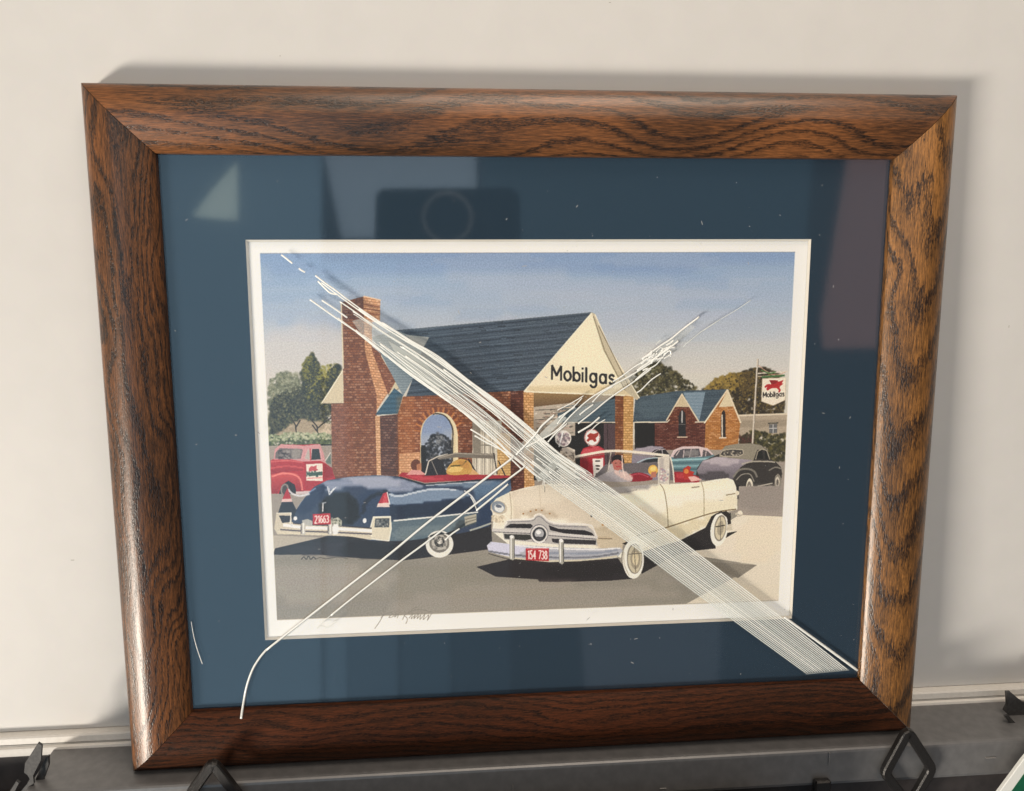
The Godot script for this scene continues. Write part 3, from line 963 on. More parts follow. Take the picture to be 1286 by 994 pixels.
	G([15,939,1715,861,1737,1293,2,1220],"959086","a29b90",0)
	S([23,964,930,1047,1343,1114,1241,1204,13,1195],"8a857c",0.5,33,1)
	T([1143,436,1187,397,1236,383,1287,408,1338,444,1374,474,1174,491],["4f4a33", "3d3a28", "6a6345", "2f2e22"],420,6.2)
	T([1172,417,1202,387,1232,398,1212,432],["8b8a6b", "a5a287"],40,4.8)
	T([1173,441,1236,388,1297,418,1364,469,1174,486],["2a2a1c", "7c7a58", "605c40"],240,2.6)
	T([1379,474,1414,445,1464,426,1524,411,1574,402,1614,423,1638,448,1643,564,1504,562],["4a3f2c", "3a3226", "2e2a20", "574a30"],900,6.7)
	T([1384,469,1418,437,1468,421,1514,421,1506,476],["957f43", "7e6c3a", "a8904f"],150,6.2)
	T([1489,431,1544,407,1553,497,1512,496],["6b5a35", "574a2f"],120,5.7)
	T([1389,469,1464,431,1575,407,1638,453,1643,559,1504,552],["2a251c", "75663c", "8a7a48", "3a3124"],420,2.6)
	P([1489,551,1658,549,1662,626,1497,623],"b1a492")
	L([1494,554,1658,552],5.7,"d6cbb8")
	S([1505,572,1646,569,1647,590,1506,592],"8f8474",0.5,5,1)
	P([1598,584,1624,583,1625,612,1599,613],"6f6f70")
	L([1595,581,1626,580],3.3,"4c4a44")
	L([1611,584,1612,612],1.9,"d8d8d8")
	L([1598,597,1624,597],1.9,"d8d8d8")
	T([1507,623,1542,603,1583,609,1615,620,1651,615,1660,703,1510,700],["4e4b2c", "3c3a26", "676038", "2f3021"],420,5.2)
	T([1502,618,1548,616,1550,665,1503,664],["5a3630", "4a3a30"],60,4.3)
	L([1552,377,1546,664],5.7,"d3cabd")
	L([1554,377,1549,665],1.9,"8d857a")
	L([1555,422,1649,418],3.8,"d9cfc2")
	L([1555,432,1642,428],2.9,"c9bba8")
	SL([1556,397,1580,415,1611,428,1642,420],2.9,"c8a28c",0.8,1,1)
	L([1568,434,1640,430],6.2,"4d7249")
	SL([1565,412,1591,422,1611,418],4.3,"557a4f",0.9,1,1)
	P([1570,439,1645,437,1646,507,1608,524,1570,510],"e9dfcf")
	L([1570,439,1645,437,1646,507,1608,524,1570,510,1570,439],2.1,"cfc2ae")
	P([1592,444,1612,444,1622,449,1638,444,1633,454,1638,456,1628,463,1626,468,1631,476,1627,483,1623,483,1624,475,1616,469,1603,469,1595,472,1588,477,1583,472,1587,465,1580,468,1577,465,1584,457,1591,456,1599,457,1597,450],"b22f35")
	P([1592,444,1620,445,1615,455,1600,457],"8e2028")
	L([1575,498,1574,482,1579,493,1584,482,1585,497],2.7,"1e1c1c")
	L([1595,492,1595,490,1594,489,1593,488,1592,487,1590,487,1589,488,1588,489,1588,491,1588,493,1589,495,1590,496,1591,497,1592,497,1593,496,1594,495,1595,494,1595,492],2.7,"1e1c1c")
	L([1597,481,1598,497],2.7,"1e1c1c")
	L([1605,492,1604,490,1604,489,1603,488,1601,487,1600,487,1599,488,1598,489,1598,491,1598,493,1599,494,1600,496,1601,496,1602,496,1603,496,1604,495,1605,493,1605,492],2.7,"1e1c1c")
	L([1608,497,1608,486],2.7,"1e1c1c")
	L([1607,483,1607,481],2.7,"1e1c1c")
	L([1612,497,1611,481],2.7,"1e1c1c")
	L([1623,491,1622,489,1622,488,1621,487,1619,486,1618,486,1617,487,1616,488,1616,490,1616,492,1617,493,1617,495,1619,495,1620,495,1621,495,1622,494,1622,492,1623,491],2.7,"1e1c1c")
	L([1622,486,1623,498,1623,498,1623,499,1622,500,1621,501,1620,501,1618,501,1617,500,1617,499],2.7,"1e1c1c")
	L([1633,490,1633,489,1632,487,1631,486,1630,486,1629,486,1628,487,1627,488,1626,490,1626,492,1627,493,1628,495,1629,495,1630,495,1631,495,1632,494,1633,492,1633,490],2.7,"1e1c1c")
	L([1633,485,1633,496],2.7,"1e1c1c")
	L([1641,487,1641,486,1639,485,1638,486,1637,486,1637,488,1637,489,1638,490,1639,490,1639,490,1641,491,1642,492,1642,493,1642,494,1641,495,1639,495,1638,495,1637,494],2.7,"1e1c1c")
	P([1163,568,1169,491,1299,473,1465,470,1421,578],"4a5966")
	K([1163,568,1169,491,1299,473,1465,470,1421,578],0)
	L([1149,490,1488,473],2.1,"56656f")
	L([1149,501,1489,485],2.1,"3e4c58")
	L([1149,511,1489,496],2.1,"56656f")
	L([1150,522,1490,508],2.1,"3e4c58")
	L([1150,532,1490,520],2.1,"56656f")
	L([1150,543,1490,531],2.1,"3e4c58")
	L([1150,553,1491,543],2.1,"56656f")
	L([1150,564,1491,554],2.1,"3e4c58")
	L([1151,574,1492,566],2.1,"56656f")
	S([1174,503,1274,487,1300,530,1200,554],"5f7079",0.5,12,1)
	KE()
	P([1168,571,1251,572,1253,656,1170,654],"1b1a1d")
	B([1231,569,1398,572,1401,661,1233,658],Vector2(1225.6,564.2),Vector2(12.6,0.2),Vector2(0.1,5.3),16,18,"6d3d31","4f2c27",0.12)
	P([1319,478,1389,477,1372,572,1357,564],"8598a7")
	K([1319,478,1389,477,1372,572,1357,564],0)
	L([1314,478,1400,479],1.7,"6d8494")
	L([1314,488,1400,490],1.7,"6d8494")
	L([1314,498,1400,500],1.7,"6d8494")
	L([1315,508,1401,511],1.7,"6d8494")
	L([1315,518,1401,522],1.7,"6d8494")
	L([1315,528,1401,532],1.7,"6d8494")
	L([1316,538,1402,543],1.7,"6d8494")
	L([1316,548,1402,553],1.7,"6d8494")
	L([1316,558,1403,564],1.7,"6d8494")
	KE()
	B([1314,483,1367,569,1362,579,1271,578,1271,562],Vector2(1263.6,477.3),Vector2(12.6,0.2),Vector2(0.1,5.2),9,20,"77432f","573027",0.12)
	P([1314,484,1292,523,1340,524],"cdbda0")
	L([1268,565,1315,483,1370,569],4.3,"d9ccb4")
	L([1168,569,1271,570,1278,563],4.0,"d9d0c0")
	L([1360,572,1395,572],4.0,"d0c6b6")
	P([1308,616,1306,553,1311,538,1318,532,1326,541,1329,553,1331,617],"2b2a2e")
	L([1317,536,1318,573],4.8,"b9b7b6")
	L([1307,578,1329,579],2.1,"7b7876")
	L([1304,619,1336,619],3.8,"c9b9a5")
	B([1460,473,1505,574,1498,663,1393,661,1393,572],Vector2(1379.0,466.7),Vector2(12.7,0.2),Vector2(0.2,5.3),10,37,"bd8850","a1683a",0.14)
	P([1460,474,1433,526,1484,525],"d9ccaf")
	L([1390,575,1459,472,1506,577],5.2,"dfd2ba")
	L([1388,577,1417,532],2.4,"f0e6d0")
	P([1444,621,1442,556,1445,540,1450,535,1455,543,1456,556,1459,622],"30292a")
	L([1445,551,1448,622],4.3,"d6cdbf")
	L([1439,624,1461,624],4.0,"e2d5c2")
	P([283,389,219,491,282,493],"d3c8ae")
	L([285,388,216,492],3.6,"e9e0cb")
	L([219,492,282,494],2.4,"a79c84")
	B([285,192,348,176,348,338,379,471,378,534,380,733,239,730,244,493,281,493],Vector2(250.3,170.6),Vector2(10.6,0.1),Vector2(-0.3,7.7),14,71,"93603f","6d4534",0.16)
	S([284,192,347,178,346,239,285,250],"4a332a",0.3,10,0)
	S([249,500,301,501,306,722,242,720],"8d5c48",0.35,12,0)
	L([283,194,283,388],4.8,"d9cdb4")
	B([348,176,397,188,395,247,371,251,369,334,402,430,412,466,378,517,379,471,348,338],Vector2(345.0,172.3),Vector2(10.7,1.5),Vector2(-0.2,7.7),8,46,"dcab80","a97650",0.12)
	L([349,199,395,207],2.9,"8a563a")
	L([349,211,395,218],2.9,"8a563a")
	L([348,223,395,230],2.9,"8a563a")
	L([350,175,398,187],3.6,"e8c8a8")
	B([373,534,390,534,386,734,373,733],Vector2(370.8,531.2),Vector2(9.5,0.2),Vector2(-0.2,7.8),3,26,"e0b890","b5845c",0.08)
	B([369,324,399,349,439,435,413,469,369,336],Vector2(362.1,319.5),Vector2(10.8,0.6),Vector2(-0.2,7.2),9,22,"96603f","714331",0.14)
	P([437,428,453,448,413,471],"cfc5aa")
	L([396,351,451,450],4.0,"ded6c2")
	L([413,471,451,448],2.4,"8b8270")
	P([370,296,443,276,539,298,520,331,487,424,458,474,437,433,403,363],"8d9ba3")
	K([370,296,443,276,539,298,520,331,487,424,458,474,437,433,403,363],0)
	L([365,277,542,276],1.9,"76858e")
	L([365,285,542,284],1.9,"76858e")
	L([365,292,542,292],1.9,"76858e")
	L([365,300,541,300],1.9,"76858e")
	L([365,307,541,308],1.9,"76858e")
	L([365,315,541,316],1.9,"76858e")
	L([364,322,541,323],1.9,"76858e")
	L([364,330,541,331],1.9,"76858e")
	L([364,338,541,339],1.9,"76858e")
	L([364,345,541,347],1.9,"76858e")
	L([364,353,541,355],1.9,"76858e")
	L([363,360,540,363],1.9,"76858e")
	L([363,368,540,371],1.9,"76858e")
	L([363,376,540,379],1.9,"76858e")
	L([363,383,540,387],1.9,"76858e")
	L([363,391,540,395],1.9,"76858e")
	L([362,399,540,403],1.9,"76858e")
	L([362,406,540,411],1.9,"76858e")
	L([362,414,540,419],1.9,"76858e")
	L([362,422,539,426],1.9,"76858e")
	L([362,429,539,434],1.9,"76858e")
	L([361,437,539,442],1.9,"76858e")
	L([361,445,539,450],1.9,"76858e")
	L([361,453,539,458],1.9,"76858e")
	L([361,460,539,466],1.9,"76858e")
	L([361,468,539,474],1.9,"76858e")
	KE()
	P([432,450,458,471,441,528,374,530],"3f6075")
	K([432,450,458,471,441,528,374,530],0)
	L([368,454,463,453],1.9,"35515f")
	L([368,461,463,460],1.9,"527487")
	L([368,468,463,467],1.9,"35515f")
	L([367,475,462,474],1.9,"527487")
	L([367,483,462,482],1.9,"35515f")
	L([367,490,462,489],1.9,"527487")
	L([367,497,462,496],1.9,"35515f")
	L([367,504,462,504],1.9,"527487")
	L([367,512,462,511],1.9,"35515f")
	L([366,519,462,518],1.9,"527487")
	L([366,526,461,526],1.9,"35515f")
	L([366,534,461,533],1.9,"527487")
	KE()
	P([443,276,1031,228,828,464,780,465,587,473,467,476,487,424,520,331,539,298,475,290],"4a5766")
	K([443,276,1031,228,828,464,780,465,587,473,467,476,487,424,520,331,539,298,475,290],0)
	L([424,282,1046,225],2.6,"657382")
	L([424,290,1046,233],2.6,"333d4a")
	L([424,297,1046,241],2.6,"55626f")
	L([423,305,1046,248],2.6,"657382")
	L([423,312,1046,256],2.6,"333d4a")
	L([423,320,1047,263],2.6,"55626f")
	L([423,327,1047,271],2.6,"657382")
	L([423,335,1047,279],2.6,"333d4a")
	L([423,342,1047,286],2.6,"55626f")
	L([422,350,1047,294],2.6,"657382")
	L([422,357,1047,301],2.6,"333d4a")
	L([422,365,1047,309],2.6,"55626f")
	L([422,372,1047,317],2.6,"657382")
	L([422,380,1047,324],2.6,"333d4a")
	L([422,387,1047,332],2.6,"55626f")
	L([421,395,1048,340],2.6,"657382")
	L([421,402,1048,347],2.6,"333d4a")
	L([421,410,1048,355],2.6,"55626f")
	L([421,418,1048,363],2.6,"657382")
	L([421,425,1048,370],2.6,"333d4a")
	L([421,433,1048,378],2.6,"55626f")
	L([420,440,1048,386],2.6,"657382")
	L([420,448,1048,394],2.6,"333d4a")
	L([420,456,1048,401],2.6,"55626f")
	L([420,463,1049,409],2.6,"657382")
	L([420,471,1049,417],2.6,"333d4a")
	L([420,478,1049,424],2.6,"55626f")
	L([419,486,1049,432],2.6,"657382")
	L([419,494,1049,440],2.6,"333d4a")
	L([419,501,1049,448],2.6,"55626f")
	L([419,509,1049,455],2.6,"657382")
	L([419,517,1049,463],2.6,"333d4a")
	L([419,524,1049,471],2.6,"55626f")
	L([418,532,1049,479],2.6,"657382")
	L([418,540,1050,487],2.6,"333d4a")
	L([418,547,1050,494],2.6,"55626f")
	L([756,306,775,304],3.1,"566270")
	L([741,372,751,371],3.1,"2d3540")
	L([786,397,802,396],3.1,"5d6a76")
	L([695,281,708,280],3.1,"38434f")
	L([539,292,566,291],3.1,"566270")
	L([504,316,532,314],3.1,"2d3540")
	L([460,457,479,455],3.1,"5d6a76")
	L([545,412,567,411],3.1,"38434f")
	L([587,249,608,248],3.1,"566270")
	L([794,355,818,354],3.1,"2d3540")
	L([520,390,538,388],3.1,"5d6a76")
	L([794,281,813,280],3.1,"38434f")
	L([663,387,693,386],3.1,"566270")
	L([927,261,956,259],3.1,"2d3540")
	L([539,438,568,437],3.1,"5d6a76")
	L([564,400,582,399],3.1,"38434f")
	L([663,321,693,320],3.1,"566270")
	L([705,310,720,309],3.1,"2d3540")
	L([979,377,990,376],3.1,"5d6a76")
	L([926,358,940,357],3.1,"38434f")
	L([831,360,854,359],3.1,"566270")
	L([519,288,534,287],3.1,"2d3540")
	L([543,400,558,399],3.1,"5d6a76")
	L([841,308,855,307],3.1,"38434f")
	L([515,410,536,408],3.1,"566270")
	L([736,255,759,254],3.1,"2d3540")
	L([516,269,528,268],3.1,"5d6a76")
	L([745,251,759,250],3.1,"38434f")
	L([936,304,948,303],3.1,"566270")
	L([771,303,794,302],3.1,"2d3540")
	L([536,311,557,310],3.1,"5d6a76")
	L([815,461,833,459],3.1,"38434f")
	L([888,331,916,329],3.1,"566270")
	L([688,271,700,270],3.1,"2d3540")
	L([905,346,929,345],3.1,"5d6a76")
	L([821,318,835,316],3.1,"38434f")
	L([542,274,556,273],3.1,"566270")
	L([978,264,1003,263],3.1,"2d3540")
	L([871,405,887,404],3.1,"5d6a76")
	L([727,414,757,413],3.1,"38434f")
	L([869,268,879,267],3.1,"566270")
	L([965,364,975,363],3.1,"2d3540")
	L([956,372,980,371],3.1,"5d6a76")
	L([864,321,884,320],3.1,"38434f")
	L([507,443,527,442],3.1,"566270")
	L([614,242,634,240],3.1,"2d3540")
	L([731,383,747,382],3.1,"5d6a76")
	L([658,386,668,384],3.1,"38434f")
	L([774,274,787,273],3.1,"566270")
	L([945,470,974,469],3.1,"2d3540")
	L([959,303,988,302],3.1,"5d6a76")
	L([882,284,898,282],3.1,"38434f")
	L([983,416,993,414],3.1,"566270")
	L([538,360,558,359],3.1,"2d3540")
	L([736,386,761,385],3.1,"5d6a76")
	L([816,454,830,453],3.1,"38434f")
	L([629,368,644,367],3.1,"566270")
	L([897,378,913,376],3.1,"2d3540")
	L([511,275,533,274],3.1,"5d6a76")
	L([892,288,905,287],3.1,"38434f")
	L([917,318,935,316],3.1,"566270")
	L([977,325,996,323],3.1,"2d3540")
	L([633,414,661,412],3.1,"5d6a76")
	L([837,351,856,350],3.1,"38434f")
	L([653,311,669,310],3.1,"566270")
	L([914,385,943,384],3.1,"2d3540")
	L([620,430,646,429],3.1,"5d6a76")
	L([953,282,971,280],3.1,"38434f")
	L([786,361,801,360],3.1,"566270")
	L([826,451,850,450],3.1,"2d3540")
	L([488,291,503,290],3.1,"5d6a76")
	L([819,446,842,445],3.1,"38434f")
	L([540,269,557,267],3.1,"566270")
	L([508,401,528,400],3.1,"2d3540")
	L([709,447,723,446],3.1,"5d6a76")
	L([900,304,921,303],3.1,"38434f")
	L([654,290,670,288],3.1,"566270")
	L([733,422,752,421],3.1,"2d3540")
	L([746,251,772,250],3.1,"5d6a76")
	L([983,311,1011,310],3.1,"38434f")
	L([767,264,791,263],3.1,"566270")
	L([745,268,767,267],3.1,"2d3540")
	L([941,258,953,257],3.1,"5d6a76")
	L([912,449,942,448],3.1,"38434f")
	L([495,354,525,353],3.1,"566270")
	L([529,357,547,356],3.1,"2d3540")
	L([755,397,776,396],3.1,"5d6a76")
	L([688,367,699,366],3.1,"38434f")
	L([738,423,760,422],3.1,"566270")
	L([689,328,717,326],3.1,"2d3540")
	L([868,387,892,386],3.1,"5d6a76")
	L([755,300,768,299],3.1,"38434f")
	L([875,327,894,326],3.1,"566270")
	L([677,393,696,392],3.1,"2d3540")
	L([993,410,1016,409],3.1,"5d6a76")
	L([947,266,964,265],3.1,"38434f")
	L([837,375,848,374],3.1,"566270")
	L([937,424,969,423],3.1,"2d3540")
	L([793,463,809,462],3.1,"5d6a76")
	L([818,469,836,467],3.1,"38434f")
	L([981,296,1004,295],3.1,"566270")
	L([519,410,541,409],3.1,"2d3540")
	L([581,301,611,299],3.1,"5d6a76")
	L([925,287,945,286],3.1,"38434f")
	L([972,331,996,330],3.1,"566270")
	L([989,373,1020,372],3.1,"2d3540")
	L([692,352,702,351],3.1,"5d6a76")
	L([734,325,753,324],3.1,"38434f")
	L([517,424,528,423],3.1,"566270")
	L([923,321,950,320],3.1,"2d3540")
	L([513,309,539,308],3.1,"5d6a76")
	L([889,402,920,401],3.1,"38434f")
	L([584,449,594,447],3.1,"566270")
	L([576,450,606,449],3.1,"2d3540")
	L([485,320,513,319],3.1,"5d6a76")
	L([542,351,555,350],3.1,"38434f")
	L([476,417,500,416],3.1,"566270")
	L([513,420,528,419],3.1,"2d3540")
	L([641,275,665,274],3.1,"5d6a76")
	L([466,302,479,301],3.1,"38434f")
	L([655,326,678,325],3.1,"566270")
	L([757,464,768,462],3.1,"2d3540")
	L([746,399,774,398],3.1,"5d6a76")
	L([908,425,937,424],3.1,"38434f")
	L([722,342,732,340],3.1,"566270")
	L([617,363,632,361],3.1,"2d3540")
	L([952,323,976,322],3.1,"5d6a76")
	L([527,372,550,371],3.1,"38434f")
	L([690,365,714,364],3.1,"566270")
	L([510,408,534,407],3.1,"2d3540")
	L([804,445,820,444],3.1,"5d6a76")
	L([888,377,908,376],3.1,"38434f")
	L([637,320,649,319],3.1,"566270")
	L([538,444,560,442],3.1,"2d3540")
	L([476,297,504,296],3.1,"5d6a76")
	L([972,364,983,363],3.1,"38434f")
	L([499,424,511,423],3.1,"566270")
	L([1003,299,1014,298],3.1,"2d3540")
	L([494,300,519,299],3.1,"5d6a76")
	L([628,271,645,269],3.1,"38434f")
	L([618,339,645,338],3.1,"566270")
	L([796,375,809,374],3.1,"2d3540")
	L([834,256,858,254],3.1,"5d6a76")
	L([570,419,593,418],3.1,"38434f")
	L([617,264,632,262],3.1,"566270")
	L([958,270,970,268],3.1,"2d3540")
	L([720,451,745,450],3.1,"5d6a76")
	L([657,449,685,448],3.1,"38434f")
	L([838,354,849,353],3.1,"566270")
	L([741,425,771,424],3.1,"2d3540")
	S([494,311,684,289,780,411,587,469],"36404c",0.25,33,1)
	S([828,267,1022,235,925,340,804,412],"56626f",0.35,29,1)
	KE()
	P([468,290,539,298,520,331],"a9adac")
	L([448,278,1029,229],2.9,"5f6a74")
	B([387,534,442,529,440,735,386,734],Vector2(380.4,526.5),Vector2(11.0,0.2),Vector2(-0.2,7.8),7,27,"6d4838","4c3229",0.14)
	B([441,529,458,476,582,473,782,465,782,743,438,735],Vector2(434.2,459.5),Vector2(11.7,0.2),Vector2(-0.2,7.8),31,36,"a2663f","744631",0.18)
	S([443,479,491,477,486,726,438,725],"c08450",0.25,12,0)
	L([509,584,490,580],5.2,"b0713f")
	L([511,577,492,570],5.2,"8b5232")
	L([513,570,495,561],5.2,"c07f4b")
	L([516,564,499,552],5.2,"774530")
	L([519,558,504,544],5.2,"b0713f")
	L([523,552,510,537],5.2,"8b5232")
	L([528,547,516,530],5.2,"c07f4b")
	L([533,543,523,524],5.2,"774530")
	L([539,539,530,519],5.2,"b0713f")
	L([544,536,538,515],5.2,"8b5232")
	L([550,534,546,513],5.2,"c07f4b")
	L([557,533,554,511],5.2,"774530")
	L([563,532,563,510],5.2,"b0713f")
	L([569,533,571,511],5.2,"8b5232")
	L([575,534,580,512],5.2,"c07f4b")
	L([582,536,588,515],5.2,"774530")
	L([587,539,596,519],5.2,"b0713f")
	L([593,542,603,523],5.2,"8b5232")
	L([598,546,610,529],5.2,"c07f4b")
	L([603,551,617,536],5.2,"774530")
	L([607,557,622,543],5.2,"b0713f")
	L([611,563,627,551],5.2,"8b5232")
	L([614,569,631,560],5.2,"c07f4b")
	L([616,576,634,569],5.2,"774530")
	L([618,583,637,579],5.2,"b0713f")
	L([619,590,638,588],5.2,"8b5232")
	L([619,598,638,598],5.2,"c07f4b")
	L([618,605,638,608],5.2,"774530")
	L([617,612,636,618],5.2,"b0713f")
	L([615,619,634,627],5.2,"8b5232")
	P([504,737,507,597,507,589,510,575,514,562,521,550,530,541,540,533,552,529,563,527,575,529,586,533,597,540,605,550,612,562,617,575,620,589,621,600,621,739],"d9cba9")
	G([507,737,509,598,511,589,513,576,517,563,523,552,530,543,539,536,549,531,559,530,569,531,578,535,587,542,594,551,600,563,604,575,602,599,602,739],"8d9cb8","c3c6c8",0)
	K([507,737,509,598,511,589,513,576,517,563,523,552,530,543,539,536,549,531,559,530,569,531,578,535,587,542,594,551,600,563,604,575,602,599,602,739],0)
	S([526,529,586,530,600,580,513,590],"8498bb",0.5,14,1)
	T([517,617,542,598,561,591,585,599,604,619,603,739,506,737],["24242a", "33343a", "1b1b1f", "4a4b4e"],260,5.2)
	T([537,608,561,596,585,604,590,624,548,628],["8d8f92", "5d6064"],50,2.9)
	P([503,627,522,627,525,737,501,736],"1e1a1b")
	KE()
	L([551,531,558,529,565,529,573,530,580,532,587,535,593,540,599,546,604,553,608,560,612,568,614,577,616,587,617,596,617,679],7.1,"e3d6b6")
	L([547,532,554,530,560,530,567,531,574,533,580,536,586,541,591,547,596,553,599,561,603,569,605,578,606,587,603,679],3.8,"46413c")
	B([442,650,505,648,503,736,440,735],Vector2(437.5,642.9),Vector2(11.1,0.2),Vector2(-0.2,7.9),7,12,"ddb088","b57f58",0.1)
	B([624,570,668,569,666,741,622,739],Vector2(619.3,565.2),Vector2(11.2,0.2),Vector2(-0.1,7.9),5,22,"8a5538","643b2b",0.18)
	P([665,554,755,555,755,743,664,740],"cfc8ba")
	L([670,559,669,741],2.4,"a29b8f")
	L([678,559,677,741],2.4,"8a847a")
	L([687,559,685,741],2.4,"e9e3d6")
	L([695,559,694,741],2.4,"a29b8f")
	L([703,559,702,741],2.4,"8a847a")
	L([711,560,710,742],2.4,"e9e3d6")
	L([720,560,719,742],2.4,"a29b8f")
	L([728,560,727,742],2.4,"8a847a")
	L([736,560,736,742],2.4,"e9e3d6")
	L([745,560,744,742],2.4,"a29b8f")
	P([665,554,690,554,691,668,667,668],"8d867b")
	L([665,630,755,632],3.3,"8b8478")
	B([741,595,799,596,799,805,740,803],Vector2(735.6,592.2),Vector2(11.3,0.2),Vector2(-0.0,8.0),6,27,"d9b87e","b08a58",0.1)
	B([782,465,826,464,826,805,782,804],Vector2(777.4,459.9),Vector2(11.2,0.2),Vector2(-0.0,7.9),5,44,"6f4031","4f2d26",0.15)
	B([822,466,854,468,856,806,824,805],Vector2(818.7,460.6),Vector2(12.2,0.7),Vector2(0.0,7.9),4,44,"dcb07c","a97a4c",0.12)
	P([853,468,1109,484,1114,752,854,745],"1c1a1e")
	G([853,468,1107,482,1075,499,976,517,853,520],"9a8059","6a5642",0)
	P([853,515,981,503,982,607,853,604],"b7ada0")
	L([909,532,918,531],3.1,"8d857a")
	L([895,563,909,562],3.6,"d6cec2")
	L([931,584,940,583],4.1,"6b665f")
	L([944,538,956,537],4.3,"a08c80")
	L([905,584,921,583],3.4,"c7b0a5")
	L([874,585,885,584],3.4,"8d857a")
	L([890,594,899,593],3.5,"d6cec2")
	L([893,549,903,548],4.5,"6b665f")
	L([948,572,954,571],3.8,"a08c80")
	L([949,583,964,582],3.5,"c7b0a5")
	L([952,571,969,570],3.8,"8d857a")
	L([909,551,923,550],3.5,"d6cec2")
	L([881,548,891,547],2.8,"6b665f")
	L([875,559,891,558],3.9,"a08c80")
	L([964,564,972,563],4.2,"c7b0a5")
	L([928,538,935,536],3.1,"8d857a")
	L([954,577,967,576],2.6,"d6cec2")
	L([891,575,908,574],3.8,"6b665f")
	L([925,543,933,542],2.7,"a08c80")
	L([974,592,981,591],2.4,"c7b0a5")
	L([940,536,957,535],3.3,"8d857a")
	L([960,521,977,520],3.0,"d6cec2")
	L([904,526,912,524],2.8,"6b665f")
	L([970,524,986,523],4.5,"a08c80")
	L([863,556,868,555],3.2,"c7b0a5")
	L([966,598,976,597],4.0,"8d857a")
	L([917,586,928,585],2.5,"d6cec2")
	L([908,575,917,574],3.5,"6b665f")
	L([884,535,890,534],4.4,"a08c80")
	L([923,547,929,546],4.4,"c7b0a5")
	L([914,529,929,528],2.4,"8d857a")
	L([967,524,981,523],2.8,"d6cec2")
	L([964,579,973,578],4.6,"6b665f")
	L([920,575,925,574],3.2,"a08c80")
	L([883,516,890,515],2.8,"c7b0a5")
	L([945,516,960,515],3.9,"8d857a")
	L([908,589,919,588],2.9,"d6cec2")
	L([950,527,962,526],2.5,"6b665f")
	L([869,560,881,559],3.5,"a08c80")
	L([931,528,939,527],3.6,"c7b0a5")
	L([889,595,901,594],3.2,"8d857a")
	L([887,591,901,590],4.6,"d6cec2")
	L([863,582,869,581],3.8,"6b665f")
	L([864,567,877,566],3.4,"a08c80")
	L([893,578,901,577],2.4,"c7b0a5")
	L([899,570,910,569],3.8,"8d857a")
	L([925,515,933,514],3.4,"d6cec2")
	L([887,537,903,537],4.2,"6b665f")
	L([888,546,897,545],4.7,"a08c80")
	L([881,595,892,594],2.9,"c7b0a5")
	L([907,574,923,573],3.1,"8d857a")
	L([857,537,862,535],4.3,"d6cec2")
	L([959,562,967,561],2.6,"6b665f")
	L([907,536,922,535],4.0,"a08c80")
	L([942,559,956,558],4.3,"c7b0a5")
	L([883,551,899,550],2.7,"8d857a")
	L([913,533,927,532],3.6,"d6cec2")
	L([941,537,956,536],4.0,"6b665f")
	L([940,530,950,529],4.1,"a08c80")
	L([960,574,968,573],3.4,"c7b0a5")
	L([858,525,966,522],2.4,"5d5a55")
	L([858,555,966,552],2.4,"5d5a55")
	P([927,536,1107,492,1108,567,927,564],"4c5f6c")
	L([939,517,1107,497],1.9,"5d717d")
	L([939,525,1107,507],1.9,"5d717d")
	L([939,534,1107,517],1.9,"5d717d")
	L([939,542,1107,527],1.9,"5d717d")
	L([939,550,1107,537],1.9,"5d717d")
	L([939,559,1108,547],1.9,"5d717d")
	L([939,567,1108,557],1.9,"5d717d")
	L([957,565,1113,568],3.6,"cfc5b5")
	P([1071,571,1108,572,1111,752,1073,751],"57464b")
	L([1083,574,1086,741],2.4,"3a2e33")
	B([1105,485,1134,485,1139,752,1110,752],Vector2(1099.0,479.7),Vector2(11.5,0.4),Vector2(0.1,7.7),4,36,"8f5b39","6a4029",0.15)
	B([1131,485,1163,486,1164,753,1135,752],Vector2(1126.4,480.1),Vector2(12.5,0.4),Vector2(0.1,7.7),4,36,"d4ab72","a67d4c",0.1)
	P([1031,230,824,466,926,472,1134,483,1179,493,1082,344],"eadfc6")
	K([1031,230,824,466,926,472,1134,483,1179,493,1082,344],0)
	S([1032,235,925,352,1012,414,1098,391],"f0e6cf",0.6,29,1)
	S([828,466,1149,485,1148,461,902,450],"d2c29e",0.6,10,1)
	KE()
	P([1029,228,1039,233,1089,342,1181,491,1174,500,1134,468,1065,342],"c4baa3")
	L([1039,235,1089,344,1181,493],3.8,"e6ddc8")
	L([1034,240,1070,344,1136,468],2.9,"8f8670")
	L([1051,269,1148,458],2.4,"7d7462")
	L([824,467,1134,484],4.3,"f0e6cf")
	L([1029,230,824,466],3.8,"f0e7d2")
	L([909,431,909,388,923,419,937,391,937,434],6.9,"26262c")
	L([967,422,966,417,964,412,961,409,958,407,954,407,951,409,948,413,947,417,947,422,948,427,951,431,954,434,958,435,961,433,964,431,966,427,967,422],6.9,"26262c")
	L([975,393,975,437],6.9,"26262c")
	L([994,425,994,420,992,416,989,413,986,411,982,411,979,413,977,416,976,421,976,426,977,430,980,434,983,436,986,437,989,436,992,434,994,430,994,425],6.9,"26262c")
	L([1003,440,1003,411],6.9,"26262c")
	L([1003,401,1003,397],6.9,"26262c")
	L([1015,441,1014,396],6.9,"26262c")
	L([1046,429,1045,424,1043,420,1040,416,1037,415,1033,415,1030,417,1028,420,1027,424,1027,429,1028,434,1031,438,1034,440,1037,441,1041,440,1043,437,1045,433,1046,429],6.9,"26262c")
	L([1045,414,1046,449,1046,449,1045,452,1043,455,1040,457,1036,457,1033,456,1030,453,1028,450],6.9,"26262c")
